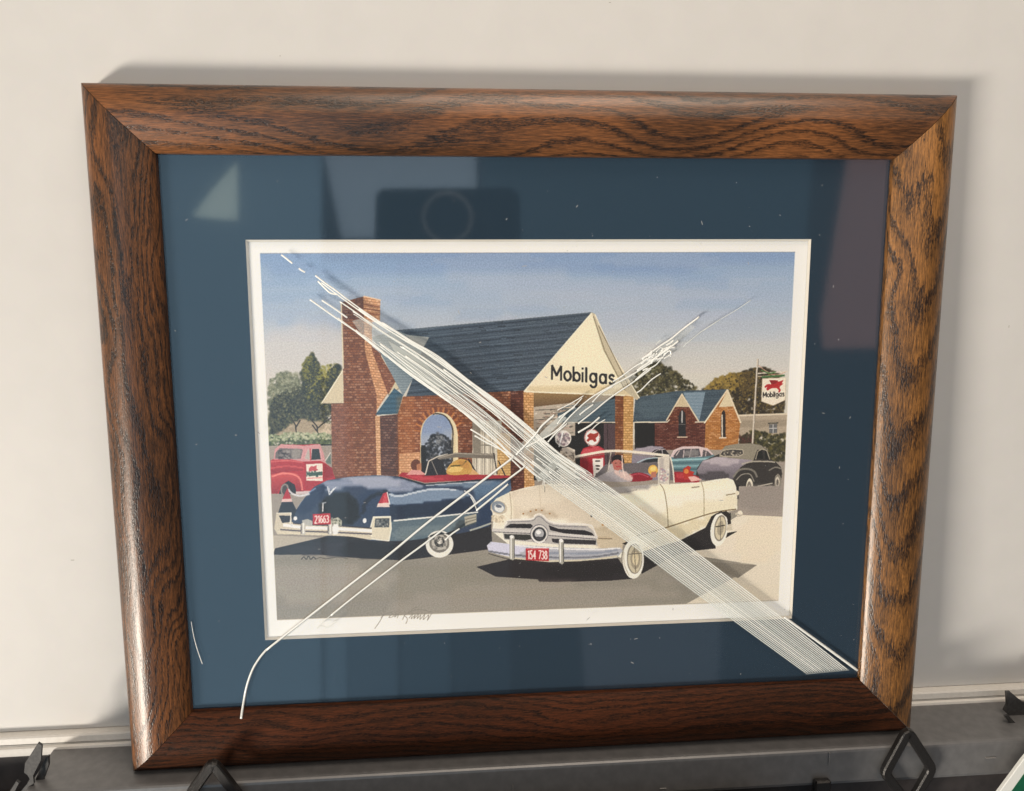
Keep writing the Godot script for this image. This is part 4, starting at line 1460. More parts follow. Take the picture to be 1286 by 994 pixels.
	L([1075,432,1075,427,1073,423,1070,419,1067,418,1063,418,1060,420,1058,423,1057,428,1057,433,1058,438,1060,442,1063,444,1067,445,1070,444,1073,441,1075,437,1075,432],6.9,"26262c")
	L([1075,417,1076,447],6.9,"26262c")
	L([1100,425,1098,422,1094,420,1091,420,1088,422,1087,426,1087,429,1090,432,1094,433,1094,434,1097,435,1100,438,1101,442,1100,446,1097,448,1093,448,1089,446,1087,443],6.9,"26262c")
	P([935,656,942,644,962,642,982,652,986,748,936,747],"d3c9bd")
	T([935,651,982,652,983,713,935,712],["8f857b", "efe6da", "6d655e"],40,2.9)
	P([970,616,968,626,963,634,954,640,945,642,935,639,927,633,921,625,919,615,921,604,927,596,935,590,944,589,954,591,962,597,968,605],"e9e2da",1)
	K([967,616,966,623,963,629,958,635,952,638,945,639,938,638,932,634,927,629,923,622,922,615,923,607,926,601,931,596,938,592,944,591,951,593,957,596,962,601,966,608],0)
	T([927,596,967,597,967,637,927,636],["a98f96", "6f6a70", "cfc2c6", "8a7780"],40,3.8)
	KE()
	L([932,641,944,594],3.3,"ffffff")
	P([998,749,998,668,1007,648,1027,641,1057,641,1074,652,1078,751],"a62b3a")
	S([1007,653,1052,644,1067,659,1012,668],"d2646c",0.7,5,1)
	S([1000,675,1022,676,1023,749,1001,749],"7d1c2a",0.6,7,0)
	P([1061,615,1059,625,1054,634,1046,640,1036,642,1026,639,1018,633,1012,624,1010,614,1012,604,1017,595,1025,589,1035,587,1045,590,1053,596,1059,605],"efe7de",1)
	P([1058,615,1056,624,1052,632,1044,637,1036,638,1027,636,1020,631,1015,623,1013,614,1015,605,1019,597,1027,592,1035,591,1044,593,1051,598,1056,606],"f6f0e8",1)
	P([1019,608,1029,600,1041,603,1054,598,1054,609,1046,616,1049,626,1042,628,1036,621,1027,623,1022,628,1017,623,1024,615],"a8423a")
	L([1059,615,1058,623,1055,630,1050,635,1043,639,1036,640,1028,638,1022,635,1016,629,1013,622,1012,614,1013,606,1016,599,1021,594,1028,590,1035,589,1042,590,1049,594,1055,600,1058,607,1059,615],2.4,"a86a68")
	P([1037,681,1071,679,1072,740,1041,740],"efe6de")
	L([1047,689,1060,689],4.5,"2b2628")
	L([1048,704,1060,705],4.5,"2b2628")
	L([1050,714,1058,715],4.5,"2b2628")
	L([1049,730,1059,730],4.5,"2b2628")
	L([1047,681,1067,681],2.4,"c0706c")
	P([1159,753,1162,666,1177,653,1222,645,1258,648,1287,679,1294,756],"8d8794")
	S([1170,654,1217,647,1258,653,1248,668,1173,672],"aaa2ac",0.8,5,1)
	P([1218,670,1233,658,1263,653,1284,679,1254,686],"2a2b2f")
	L([1218,673,1243,658,1268,656],2.4,"c8bcc0")
	L([1256,656,1261,684],2.4,"c7bfc4")
	P([1161,712,1208,688,1249,683,1249,696,1194,713,1164,743],"2c333a")
	SL([1163,707,1203,687,1251,683],2.9,"b5d0d6",0.9,1,1)
	P([1284,756,1282,682,1294,659,1319,649,1370,649,1401,656,1422,677,1438,698,1440,760],"6a8890")
	P([1282,682,1294,659,1319,649,1370,649,1401,656,1422,677,1396,682,1335,685],"d6c4c4")
	P([1294,677,1306,662,1324,657,1375,657,1381,681,1335,685,1294,687],"5d5a60")
	P([1388,661,1403,666,1417,680,1386,684],"625c60")
	L([1302,677,1312,662],2.6,"d8c9c8")
	L([1325,685,1327,660],2.6,"d8c9c8")
	L([1345,683,1350,658],2.6,"d8c9c8")
	L([1396,682,1398,666],2.6,"d8c9c8")
	S([1329,665,1370,661,1371,679,1332,680],"93908f",0.7,4,1)
	L([1287,692,1432,690],5.7,"9bc0c6")
	L([1287,702,1433,701],5.7,"55747d")
	L([1288,712,1433,712],5.7,"86a9b0")
	L([1288,723,1434,722],5.7,"4b6870")
	P([1365,755,1372,717,1387,697,1424,682,1442,675,1459,651,1497,644,1544,644,1575,650,1596,668,1608,697,1624,705,1643,723,1648,744,1645,770,1630,785,1607,782,1571,794,1551,822,1520,827,1488,802,1471,761],"3d3937")
	P([1440,683,1449,662,1459,650,1497,644,1544,644,1575,651,1591,665,1563,665,1551,701,1510,700,1445,690],"948d7f")
	G([1370,727,1387,697,1432,685,1549,698,1511,720,1486,761,1383,758],"aba2ac","6b666e",0)
	S([1392,697,1445,688,1510,700,1459,714],"c3bac0",0.7,7,1)
	S([1378,738,1460,734,1466,758,1383,756],"4a464b",0.7,7,1)
	P([1442,678,1452,664,1483,661,1516,664,1519,677,1504,685,1453,683],"474443")
	L([1442,678,1452,664,1483,661,1516,664,1519,677,1504,685,1453,683,1442,678],2.9,"b9b09f")
	T([1452,665,1509,666,1509,682,1453,680],["c9c0ae", "5d5954"],24,2.6)
	P([1561,693,1566,673,1578,665,1585,696],"1f1e1e")
	P([1590,696,1589,668,1597,676,1603,697],"1f1e1e")
	L([1559,696,1565,670,1578,663,1594,668,1605,697],2.9,"b0a898")
	SL([1515,710,1549,703,1603,704,1622,707],4.8,"b9b2a6",0.9,1,1)
	SL([1489,751,1506,730,1532,726,1555,734,1566,753],6.2,"8a857d",0.9,2,1)
	SL([1499,761,1517,744,1543,744,1557,768],3.8,"b8b1a6",0.7,1,1)
	SL([1604,733,1625,723,1643,728],4.8,"8a847b",0.9,1,1)
	SL([1568,784,1596,779,1617,775],3.8,"cfc8ba",0.95,1,1)
	P([1477,781,1508,777,1530,803,1525,827,1483,818],"232022")
	P([1555,790,1555,802,1553,813,1549,820,1545,822,1540,819,1536,812,1533,802,1531,789,1532,777,1534,767,1538,760,1542,757,1547,760,1551,767,1554,777],"e6dece",1)
	P([1549,790,1549,798,1548,805,1546,810,1543,812,1540,810,1538,805,1536,798,1535,789,1535,781,1536,774,1538,769,1541,767,1544,769,1547,774,1548,781],"807a72",1)
	P([1546,790,1546,794,1545,797,1544,799,1542,800,1541,799,1540,797,1539,793,1538,789,1538,785,1539,782,1540,780,1542,779,1543,780,1544,782,1545,786],"d8d2c6",1)
	P([1646,773,1646,783,1644,792,1640,798,1636,800,1632,798,1628,792,1625,783,1624,772,1624,762,1626,753,1630,747,1634,745,1638,747,1642,753,1645,762],"8d877d",1)
	P([1641,773,1640,779,1639,785,1637,789,1635,791,1632,789,1630,785,1628,779,1627,772,1627,765,1628,759,1631,755,1633,754,1636,756,1638,760,1640,766],"d0c8ba",1)
	P([1638,772,1638,776,1637,780,1636,782,1634,783,1633,782,1631,780,1630,776,1630,772,1630,768,1631,765,1632,763,1633,762,1635,763,1636,765,1637,768],"6c665f",1)
	P([1507,821,1536,827,1649,786,1649,796,1562,825,1515,834],"2b272a")
	G([1479,896,1517,874,1717,893,1737,1293,1339,1173,1579,1045,1355,1003],"e4dccd","dad0bf",0)
	S([1518,908,1636,898,1641,1018,1523,1027],"e2d8c4",0.7,19,1)
	P([1418,1029,1579,1045,1517,1087,1445,1054],"8b857b")
	P([1508,782,1712,787,1717,893,1512,876],"a39a92")
	S([1514,790,1643,786,1647,859,1529,856],"948c86",0.5,14,1)
	L([1507,877,1701,891],3.1,"e4dac6")
	P([17,893,205,909,62,950,14,964],"b9b1a4")
	P([192,914,221,930,60,950],"8d877e")
	P([59,663,71,657,74,628,91,614,142,617,207,616,217,647,221,676,238,691,245,715,252,731,175,769,57,766],"b4303a")
	P([68,661,73,628,91,614,142,618,157,620,207,616,217,647,221,676,205,668,152,669,118,661],"cf9a9c")
	P([72,658,75,638,87,626,151,630,155,634,148,660,114,660],"77706e")
	T([85,634,119,635,116,659,84,658],["3f3a3c", "9a9490", "5a5355"],50,3.8)
	S([123,631,149,632,143,657,122,657],"a9a39b",0.6,5,1)
	P([158,660,169,630,206,630,210,665,178,666],"cfa9a9")
	P([179,664,183,631,203,631,207,663],"28302d")
	P([160,660,170,634,178,632,175,664],"b9b0a9")
	L([177,630,177,666],3.8,"c05a5c")
	P([222,667,237,645,237,679,224,676],"6b7a72")
	L([221,667,237,643],2.9,"d9d2cc")
	G([60,662,103,661,153,669,154,697,120,698,59,705],"b93c41","982932",0)
	SL([60,687,109,682,155,689],5.7,"d86a66",0.6,3,1)
	SL([61,667,110,665,153,672],3.3,"e08a84",0.7,2,1)
	G([58,707,94,699,133,704,150,723,155,769,133,768,128,740,110,726,88,737,74,767,57,764],"c95652","942730",0)
	SL([61,713,93,704,127,709,144,725,149,757],5.2,"f09a8e",0.75,2,1)
	P([79,767,89,739,109,727,127,740,132,768],"241c1e")
	P([110,756,109,764,106,771,101,776,96,777,91,775,87,771,85,764,84,756,85,748,89,741,93,737,98,735,103,737,107,741,109,748],"8f8781",1)
	P([105,756,105,762,103,767,100,770,97,771,93,770,91,766,89,762,89,756,90,750,92,745,95,742,98,741,101,742,103,746,105,751],"4c4644",1)
	P([159,669,216,675,240,691,245,720,214,728,160,761,157,737],"a9323a")
	S([216,679,238,691,243,717,216,724],"8d2730",0.6,5,0)
	P([163,677,212,676,211,731,162,728],"e8dcd2")
	P([172,689,178,684,185,685,195,681,193,690,198,696,189,700,181,697,175,701,170,698],"c2545a")
	L([164,714,165,701,168,710,171,701,171,714],3.1,"3f5a4e")
	L([178,709,178,707,178,706,177,705,176,705,175,705,174,706,174,707,174,708,173,710,174,711,174,712,175,713,176,713,177,712,177,711,178,710,178,709],3.1,"3f5a4e")
	L([180,700,180,713],3.1,"3f5a4e")
	L([185,708,184,707,184,706,183,705,183,705,182,705,181,706,181,707,180,708,180,709,180,711,181,712,182,712,182,712,183,712,184,711,184,710,185,708],3.1,"3f5a4e")
	L([186,713,187,704],3.1,"3f5a4e")
	L([187,701,187,700],3.1,"3f5a4e")
	L([189,712,190,699],3.1,"3f5a4e")
	L([196,707,196,706,196,705,195,704,195,704,194,704,193,704,192,706,192,707,192,708,192,710,193,711,194,711,194,711,195,711,196,710,196,709,196,707],3.1,"3f5a4e")
	L([197,703,196,713,196,713,196,714,196,715,195,716,194,716,193,716,192,715,192,714],3.1,"3f5a4e")
	L([203,707,203,706,203,704,202,703,202,703,201,703,200,704,199,705,199,707,199,708,199,709,200,711,200,711,201,711,202,711,203,710,203,709,203,707],3.1,"3f5a4e")
	L([204,703,203,711],3.1,"3f5a4e")
	L([209,704,209,703,208,703,207,703,206,704,206,705,206,706,207,706,208,707,208,707,208,707,209,708,209,709,209,710,208,711,207,711,206,711,206,710],3.1,"3f5a4e")
	L([166,721,209,720],3.8,"e2a19c")
	P([129,761,175,760,175,769,129,770],"cfc0c0")
	P([54,958,60,938,205,907,290,882,581,880,720,859,724,962,580,977,445,990,287,975,191,962],"2b272c")
	S([96,941,240,926,360,950,287,970,119,957],"3a363d",0.6,7,1)
	S([288,927,434,942,433,978,263,967],"1f1a1d",0.7,10,1)
	P([438,720,518,744,591,741,779,738,779,728,584,718,450,710],"a5323e")
	S([462,718,535,727,583,736,510,737],"cf5560",0.6,5,1)
	P([507,689,506,696,502,702,497,706,492,708,486,706,481,702,478,696,477,688,478,681,482,675,487,671,492,670,498,671,503,676,506,682],"6b4130",1)
	S([494,686,509,682,509,707,494,706],"c48a66",0.8,2,0)
	P([462,718,477,703,504,704,523,719],"d8a09a")
	P([518,722,526,677,550,663,574,671,584,721],"2a2529")
	L([520,719,531,677,558,663,589,656],4.0,"cdc7bd")
	L([540,677,557,720],2.9,"8d8780")
	P([555,668,584,657,623,652,735,659,735,674,613,667,565,673],"7b746b")
	L([560,668,613,654,735,662],3.3,"a49c90")
	L([652,673,679,723],3.8,"2a2526")
	L([730,657,740,722],3.3,"3a3536")
	L([745,682,765,728],3.3,"2a2526")
	P([584,708,599,686,628,672,657,685,662,715,632,722,593,721],"c7a05a",1)
	P([586,708,603,694,637,700,627,712,598,714],"e0c27c")
	L([598,694,633,692,645,680],4.3,"5f5a33")
	S([621,677,652,685,652,705,628,694],"b98a50",0.7,4,1)
	P([652,723,667,705,686,723],"d0a878")
	P([124,826,142,797,164,770,184,748,223,729,292,719,369,716,445,723,518,747,591,744,681,738,782,736,784,774,735,823,715,889,655,903,581,916,434,927,351,924,289,902,146,887,108,861],"3d4a61")
	K([124,826,142,797,164,770,184,748,223,729,292,719,369,716,445,723,518,747,591,744,681,738,782,736,784,774,735,823,715,889,655,903,581,916,434,927,351,924,289,902,146,887,108,861],0)
	S([210,734,294,721,390,721,474,736,510,757,437,770,317,752,222,759],"9aa3b8",0.85,10,1)
	S([294,726,414,724,438,750,341,752],"b3b6c6",0.6,10,1)
	S([129,822,149,787,189,748,222,749,197,793,160,830],"2c3c58",0.95,7,1)
	S([221,779,264,770,302,781,320,822,305,862,242,865,204,844,201,804],"1d1f24",0.94,10,1)
	S([321,777,365,768,379,798,348,848,320,842],"33435f",0.8,10,1)
	SL([327,837,340,797,369,778,403,771],11.9,"232a3a",0.9,6,1)
	SL([134,807,159,773,188,753],4.8,"8ea0bd",0.8,2,1)
	S([510,749,608,747,730,745,755,768,681,786,656,765,583,756],"7f92a8",0.8,7,1)
	S([681,761,779,748,779,784,710,833,680,817],"5f7894",0.8,10,1)
	S([695,822,725,818,715,889,680,893],"2b3d5a",0.9,10,1)
	SL([445,725,486,739,518,748,591,745,681,740,779,737],6.2,"23252e",0.9,2,1)
	SL([294,718,369,715,445,722],3.3,"2a2830",0.9,1,1)
	SL([522,753,595,749,681,746],3.8,"c4ccd4",0.8,2,1)
	KE()
	P([87,791,116,789,129,819,118,846,71,835],"272b36")
	SL([108,754,117,766,140,775,169,770],6.2,"dcdce0",0.9,2,1)
	P([105,749,116,789,86,788],"b02c38")
	P([88,783,116,783,117,793,85,793],"e0c0bc")
	P([391,774,408,769,432,780,486,769,534,761,590,763,632,771,661,793,673,822,678,840,675,878,608,899,581,908,517,922,458,927,407,926,402,849,398,814],"2c3a52")
	K([391,774,408,769,432,780,486,769,534,761,590,763,632,771,661,793,673,822,678,840,675,878,608,899,581,908,517,922,458,927,407,926,402,849,398,814],0)
	S([413,774,437,780,486,769,546,760,620,767,651,791,583,799,509,807,436,815,407,804],"8496ad",0.95,6,1)
	SL([410,777,437,785,490,774,546,765,612,769],5.7,"ccd3dc",0.85,3,1)
	S([402,817,509,812,607,805,666,816,670,837,533,848,406,852],"233047",0.9,7,1)
	S([409,865,533,853,670,847,670,883,532,919,410,928],"64757f",0.95,5,1)
	S([435,886,582,875,655,872,581,900,434,922],"7d8b90",0.6,10,1)
	S([618,868,670,862,673,888,611,901],"4a5257",0.8,7,1)
	KE()
	L([421,862,533,854,680,842],4.8,"e4e4de")
	SL([639,773,661,791,676,817],4.8,"e6e8ea",0.95,2,1)
	P([638,856,675,847,675,873,640,884],"b9b4a6")
	L([641,864,675,857],2.4,"7d786c")
	L([641,874,675,865],2.4,"7d786c")
	SL([655,900,685,891,720,879],5.7,"b9bab0",0.9,1,1)
	P([602,933,602,950,595,966,583,978,568,984,551,984,536,977,524,965,518,949,518,932,525,916,536,904,552,898,568,898,584,905,595,917],"efeae0",1)
	P([590,931,590,944,586,955,577,964,566,968,554,968,543,963,534,954,529,943,530,930,534,919,543,910,554,906,566,906,577,911,586,920],"7d7972",1)
	P([584,931,584,941,580,950,573,957,565,960,555,960,546,956,539,949,536,940,536,930,540,921,546,915,555,911,565,911,574,915,580,922],"bdb8b0",1)
	P([576,931,576,938,573,943,569,948,563,950,557,950,551,948,547,943,544,937,544,931,547,925,551,921,557,919,563,919,569,921,573,926],"3b3836",1)
	P([569,933,569,937,567,939,564,941,561,941,558,941,555,939,553,936,553,933,553,930,555,927,558,925,561,925,564,926,567,928,569,930],"e3ded6",1)
	T([539,915,581,916,581,957,539,956],["4a4744", "cfcac2", "8b8781"],36,2.9)
	P([507,926,517,920,581,907,606,897,611,909,596,916,562,900,532,912,514,939],"24262b")
	P([391,774,402,770,408,812,372,812],"b23240")
	S([394,779,401,774,403,804,388,806],"d86068",0.7,2,0)
	P([374,805,407,804,410,818,370,817],"e6cfc8")
	L([403,771,410,809],3.3,"e9e4e0")
	P([368,818,410,819,410,850,360,848],"2f405e")
	P([359,848,411,848,413,885,405,926,353,918,349,883],"dcd4c0")
	P([365,853,408,853,406,882,362,881],"4e5458")
	T([365,856,406,855,406,880,365,879],["8b8d8b", "2c2f33", "b0afa8"],26,2.9)
	L([359,848,411,848,413,885,405,926,353,918,349,883,359,848],3.1,"f2ebdc")
	P([69,827,113,827,113,856,144,865,352,881,351,921,289,908,145,896,69,894,60,875],"cfc6b4")
	P([76,835,109,836,109,856,85,858],"2f2c33")
	L([69,827,113,827,108,861],2.9,"efe9de")
	L([89,865,146,875,242,881,352,892],9.5,"efedea")
	L([79,879,146,886,241,893,352,902],4.0,"5b565c")
	L([74,888,145,895,265,902,352,914],6.2,"d8cfba")
	L([118,860,175,867,242,871,352,883],3.8,"3a3842")
	P([144,852,161,848,175,855,175,871,146,867],"b5b5b0")
	P([228,852,252,845,264,856,263,873,227,870],"a9a89a")
	T([231,847,262,848,261,871,230,870],["4c4f3c", "d5d3c4"],14,2.6)
	P([141,862,148,857,154,862,153,895,146,900,140,895],"c6c2ba")
	L([141,862,140,895],2.4,"5a565a")
	L([148,862,147,892],3.3,"f0ede6")
	P([222,866,229,861,235,866,234,899,228,904,221,898],"c6c2ba")
	L([222,866,221,898],2.4,"5a565a")
	L([229,866,228,896],3.3,"f0ede6")
	S([237,870,252,868,251,896,236,898],"f5f3f0",0.9,2,1)
	P([177,833,230,832,230,867,176,867],"b93440")
	L([183,843,184,841,185,840,187,839,188,840,189,842,189,844,189,847,188,849,182,862,189,862],3.2,"f2d9d4")
	L([193,843,196,839,195,861],3.2,"f2d9d4")
	L([205,855,205,852,204,849,203,848,201,849,200,851,199,853,199,856,200,859,201,861,202,861,204,860,205,858,205,855],3.2,"f2d9d4")
	L([199,854,200,844,205,839],3.2,"f2d9d4")
	L([214,855,214,852,213,849,212,848,211,849,209,850,208,853,208,856,209,859,210,861,212,861,213,860,214,858,214,855],3.2,"f2d9d4")
	L([208,853,210,844,214,839],3.2,"f2d9d4")
	L([218,842,219,840,221,839,222,840,223,842,224,844,223,847,222,849,220,850,220,850,222,850,223,852,224,855,223,858,222,860,220,861,218,860,217,858],3.2,"f2d9d4")
	L([224,748,229,774,249,751],3.1,"dfe2e8")
	L([229,753,231,767,243,754],2.1,"dfe2e8")
	L([209,799,207,826],3.6,"e8e8e8")
	L([206,800,218,798],3.8,"9da3ab")
	P([130,845,130,848,128,850,126,851,124,852,122,851,120,850,119,848,119,845,119,843,121,841,123,839,125,839,127,839,129,841,130,843],"eeeeee",1)
	P([338,859,338,862,336,865,334,866,332,867,330,866,328,864,327,862,327,859,327,856,329,853,330,851,333,851,335,851,337,853,338,856],"eef0f2",1)
	P([117,866,116,868,116,869,114,870,113,870,111,870,110,869,109,868,109,866,109,865,110,863,112,862,113,862,115,863,116,863,117,865],"dddddd",1)
	P([674,1019,791,995,905,1009,1123,1006,1150,1049,1181,1076,1096,1080,930,1078,872,1075,867,1067,734,1053],"2a2327")
	S([905,1025,1108,1021,1134,1059,930,1062],"1f171b",0.7,10,1)
	P([1158,975,1273,932,1316,912,1421,879,1440,985,1368,990,1301,1006,1242,1039,1201,1061],"2a2426")
	P([1454,937,1509,930,1463,956],"2c2725")
	P([1033,750,1116,741,1179,728,1230,734,1286,756,1348,763,1347,727,1296,725,1290,695,1078,700],"6f6a6e")
	P([1136,747,1154,735,1186,729,1217,739,1225,754,1154,758],"8d2435",1)
	SL([1149,742,1184,733,1215,744],3.3,"c35a68",0.8,2,1)
	P([1296,730,1337,731,1378,748,1379,766,1297,764],"9d2a38")
	S([1306,733,1347,739,1363,753,1312,751],"c04a50",0.7,4,1)
	P([1048,750,1073,730,1098,718,1138,722,1159,743,1154,758],"a9a4a8",1)
	S([1103,723,1143,727,1169,750,1141,752],"e0c4bc",0.8,5,1)
	P([1098,716,1097,685,1107,675,1125,676,1135,691,1133,716,1118,721],"b5746a")
	P([1098,695,1100,678,1115,670,1132,678,1138,699,1130,693,1118,686,1105,688],"1f171b",1)
	L([1113,708,1125,709],3.1,"b23a45")
	L([1108,697,1113,697],2.4,"402824")
	L([1123,697,1128,697],2.4,"402824")
	P([1088,703,1100,698,1106,721,1091,726],"b9b3b2")
	P([1245,723,1244,729,1240,735,1236,738,1230,739,1224,738,1219,734,1215,729,1214,722,1215,716,1218,710,1223,707,1229,706,1235,707,1240,711,1243,716],"e2b75c",1)
	S([1222,713,1237,711,1237,724,1222,724],"f4dc94",0.8,2,1)
	P([1224,729,1240,727,1240,745,1222,747],"b87a68")
	P([1327,742,1326,721,1341,711,1351,716,1347,727,1362,732,1352,752,1332,754],"b53a30")
	P([1344,729,1344,732,1342,734,1340,736,1337,737,1334,736,1331,734,1329,732,1329,729,1329,726,1331,723,1333,722,1336,721,1339,722,1342,724,1343,726],"d88a4a",1)
	P([1342,747,1363,745,1389,758,1353,763],"e3b7b0")
	P([722,818,737,800,782,779,829,767,861,762,913,756,978,764,1086,774,1154,773,1236,767,1307,768,1386,765,1435,757,1471,754,1489,761,1499,782,1504,816,1506,858,1452,869,1421,881,1404,915,1317,957,1200,987,1184,961,1158,952,1138,964,1133,1006,1051,972,904,962,779,953,724,905,727,872],"ece6d8")
	K([722,818,737,800,782,779,829,767,861,762,913,756,978,764,1086,774,1154,773,1236,767,1307,768,1386,765,1435,757,1471,754,1489,761,1499,782,1504,816,1506,858,1452,869,1421,881,1404,915,1317,957,1200,987,1184,961,1158,952,1138,964,1133,1006,1051,972,904,962,779,953,724,905,727,872],0)
	S([779,784,866,766,978,769,1080,843,1132,909,1043,902,929,870,854,857,792,866,779,835],"d6cab8",0.8,14,1)
	S([792,789,903,767,978,789,929,818,816,836],"e2d8c8",0.8,14,1)
	S([722,818,779,784,787,861,742,885],"ebe2d0",0.8,10,1)
	S([829,851,869,837,929,859,879,876],"bfb09c",0.6,10,1)
	S([1028,747,1154,758,1251,765,1231,780,1130,798,1041,775],"a09c9c",0.9,10,1)
	S([1130,798,1256,776,1409,769,1486,761,1498,787,1334,804,1181,830],"f2ebd9",0.8,12,1)
	S([1105,823,1181,846,1264,879,1270,911,1183,929,1106,870],"d6cab0",0.6,19,1)
	S([1273,849,1437,822,1501,813,1503,855,1387,883,1280,911],"e4dbc2",0.7,17,1)
	S([1270,921,1413,879,1424,895,1312,954,1205,982],"dacfb2",0.8,12,1)
	S([1230,770,1384,766,1471,758,1436,780,1256,791],"f0e8d2",0.7,7,1)
	S([1043,904,1127,917,1158,949,1133,975,1056,967],"b9a78c",0.6,12,1)
	SL([1183,934,1275,911,1421,868,1501,857],3.8,"7b6a4c",0.95,1,1)
	SL([1275,907,1420,863,1500,852],2.9,"efe5c8",0.8,1,1)
	SL([1253,768,1267,791,1278,849,1283,911],2.6,"8b7c60",0.9,1,1)
	SL([1386,766,1395,800,1398,878],2.6,"9a8b6c",0.8,1,1)
	SL([779,784,784,835,782,876],2.1,"9a8b74",0.7,1,1)
	SL([871,763,876,837],1.7,"b7a890",0.5,1,1)
	KE()
	L([1356,782,1379,780],3.8,"8d8574")
	L([1468,810,1499,805],2.9,"8b7c60")
	P([1510,804,1510,807,1509,810,1507,811,1504,812,1501,811,1499,810,1498,807,1497,804,1497,801,1499,798,1501,797,1503,796,1506,797,1508,799,1510,801],"e6ddca",1)
	SL([1501,873,1517,868,1522,876,1507,881],6.2,"c9c0b0",0.95,1,1)
	P([1523,869,1523,871,1521,873,1519,875,1516,875,1513,875,1510,873,1508,871,1507,868,1508,866,1510,863,1512,862,1515,862,1518,862,1521,864,1522,866],"e8dfd0",1)
	SL([928,767,1028,775,1117,793,1180,784],2.4,"8a8580",0.7,2,1)
	P([847,844,847,845,846,846,845,847,844,847,843,847,842,846,841,845,841,844,841,843,842,842,843,842,844,842,845,842,846,842,847,843],"a07a50",1)
	P([864,841,864,842,863,843,862,843,861,843,860,843,859,843,859,842,858,841,859,840,859,839,860,838,861,838,862,839,863,839,864,840],"a07a50",1)
	P([882,843,882,844,881,845,880,845,879,845,878,845,877,844,876,844,876,843,876,842,877,841,878,840,879,840,880,840,881,841,882,842],"a07a50",1)
	P([907,854,907,855,906,855,905,856,904,856,903,856,902,855,901,855,901,854,901,853,902,852,903,851,904,851,905,851,906,852,907,853],"a07a50",1)
	P([824,851,824,852,824,853,823,854,821,854,820,854,819,853,819,852,818,851,819,850,819,849,820,849,821,849,823,849,824,850,824,850],"a07a50",1)
	P([1039,865,1039,867,1038,868,1037,869,1036,869,1035,869,1034,868,1033,866,1033,865,1033,864,1034,862,1035,861,1036,861,1037,862,1038,862,1039,864],"4a3f38",1)
	P([1077,895,1077,896,1076,897,1075,898,1073,898,1071,898,1070,897,1069,896,1069,895,1069,893,1070,892,1071,891,1073,891,1074,892,1076,892,1077,893],"b8905c",1)
	P([769,840,764,847,756,851,747,853,737,850,729,845,722,837,719,829,720,820,725,813,733,809,742,807,752,810,761,815,767,822,770,831],"c3b8a6",1)
	P([763,835,759,841,753,845,745,846,737,844,730,840,725,834,723,826,723,819,727,813,734,810,741,809,749,810,757,815,762,821,764,828],"8d97a3",1)
	P([760,837,757,841,753,844,747,844,742,843,736,840,733,836,731,830,731,825,734,821,739,819,744,818,750,819,755,823,759,827,761,832],"dfe0e0",1)
	P([754,827,753,829,751,830,747,830,744,830,740,829,737,827,735,825,735,823,736,821,738,820,742,819,745,820,749,821,752,823,754,825],"6a7280",1)
	SL([720,833,730,846,749,853,769,847],3.8,"e9e2d4",0.9,1,1)
	T([722,854,764,855,759,875,727,874],["e8dcc6", "b9ab94", "d0c3ab"],40,3.8)
	P([763,891,777,873,844,873,858,862,869,857,885,861,915,887,1024,897,1043,914,1052,935,1057,964,1048,961,933,955,761,933,756,908],"bab6b4")
	P([764,893,781,883,844,885,851,892,844,899,770,895],"26232a")
	P([901,891,933,904,1015,911,1038,920,1047,931,951,919,906,907],"26232a")
	P([761,915,842,920,847,934,828,938,763,930],"3a3a38")
	P([911,935,1052,945,1051,959,933,951,913,946],"36343a")
	SL([763,887,779,871,846,869,860,857,878,856,917,884,1024,893,1043,909,1053,935],5.7,"e9e4de",0.95,2,1)
	SL([770,876,846,875,862,864,878,865,915,892,1020,900],2.4,"77777c",0.8,1,1)
	L([725,901,847,910],10.5,"cfcbc8")
	L([727,907,847,916],2.4,"6b6a6d")
	L([901,918,1057,936],9.5,"d3cfcc")
	L([901,924,1052,941],2.4,"66656a")
	P([1057,932,1089,932,1105,942,1080,946,1057,944],"c9b9a0")
	L([1059,939,1103,942],2.9,"8a7c68")
	P([900,919,898,931,892,941,883,947,872,949,861,947,851,940,845,929,843,917,845,906,851,896,860,889,871,887,882,890,892,897,898,907],"77777c",1)
	P([898,919,896,930,890,939,882,945,872,947,861,944,853,938,847,928,845,918,847,907,853,898,861,892,871,890,882,892,890,899,896,908],"d9d5d2",1)
	P([893,920,891,928,886,936,880,940,872,942,864,940,857,935,852,927,850,918,852,910,857,903,863,898,871,896,880,898,886,903,891,911],"34353c",1)
	P([886,917,885,923,882,928,877,932,872,933,866,931,861,928,858,923,857,917,858,911,861,906,866,903,871,902,877,903,882,906,885,912],"b0b0b4",1)
	P([877,913,876,916,874,918,872,919,869,920,866,919,864,918,862,915,861,913,862,910,864,908,866,907,869,906,872,907,874,909,876,911],"f4f4f4",1)
	P([859,927,884,928,879,938,864,937],"4a4a50")
	SL([849,929,859,943,874,947,889,941],3.8,"f2efec",0.9,1,1)
	P([707,951,719,938,779,948,904,962,1051,972,1130,971,1138,983,1118,1006,998,1012,905,1012,791,997,712,971],"b3b5be")
	K([707,951,719,938,779,948,904,962,1051,972,1130,971,1138,983,1118,1006,998,1012,905,1012,791,997,712,971],0)
	S([707,945,779,943,829,965,779,989,709,974],"d5d5e8",0.9,7,1)
	SL([779,950,904,966,1051,975,1130,973],4.8,"f0eff0",0.9,2,1)
	SL([712,969,791,984,905,996,1031,1000,1123,990],5.7,"6f727c",0.85,3,1)
	SL([709,975,791,995,905,1008,1031,1009,1120,1000],7.1,"d5cdb8",0.95,2,1)
	SL([854,979,1031,987,1120,979],7.1,"8b93a3",0.7,4,1)
	KE()
	SL([712,977,791,1001,905,1015,1006,1015,1123,1007],2.4,"3b3634",0.9,1,1)
	P([778,927,785,920,794,925,794,998,788,1002,778,997],"a9a79f")
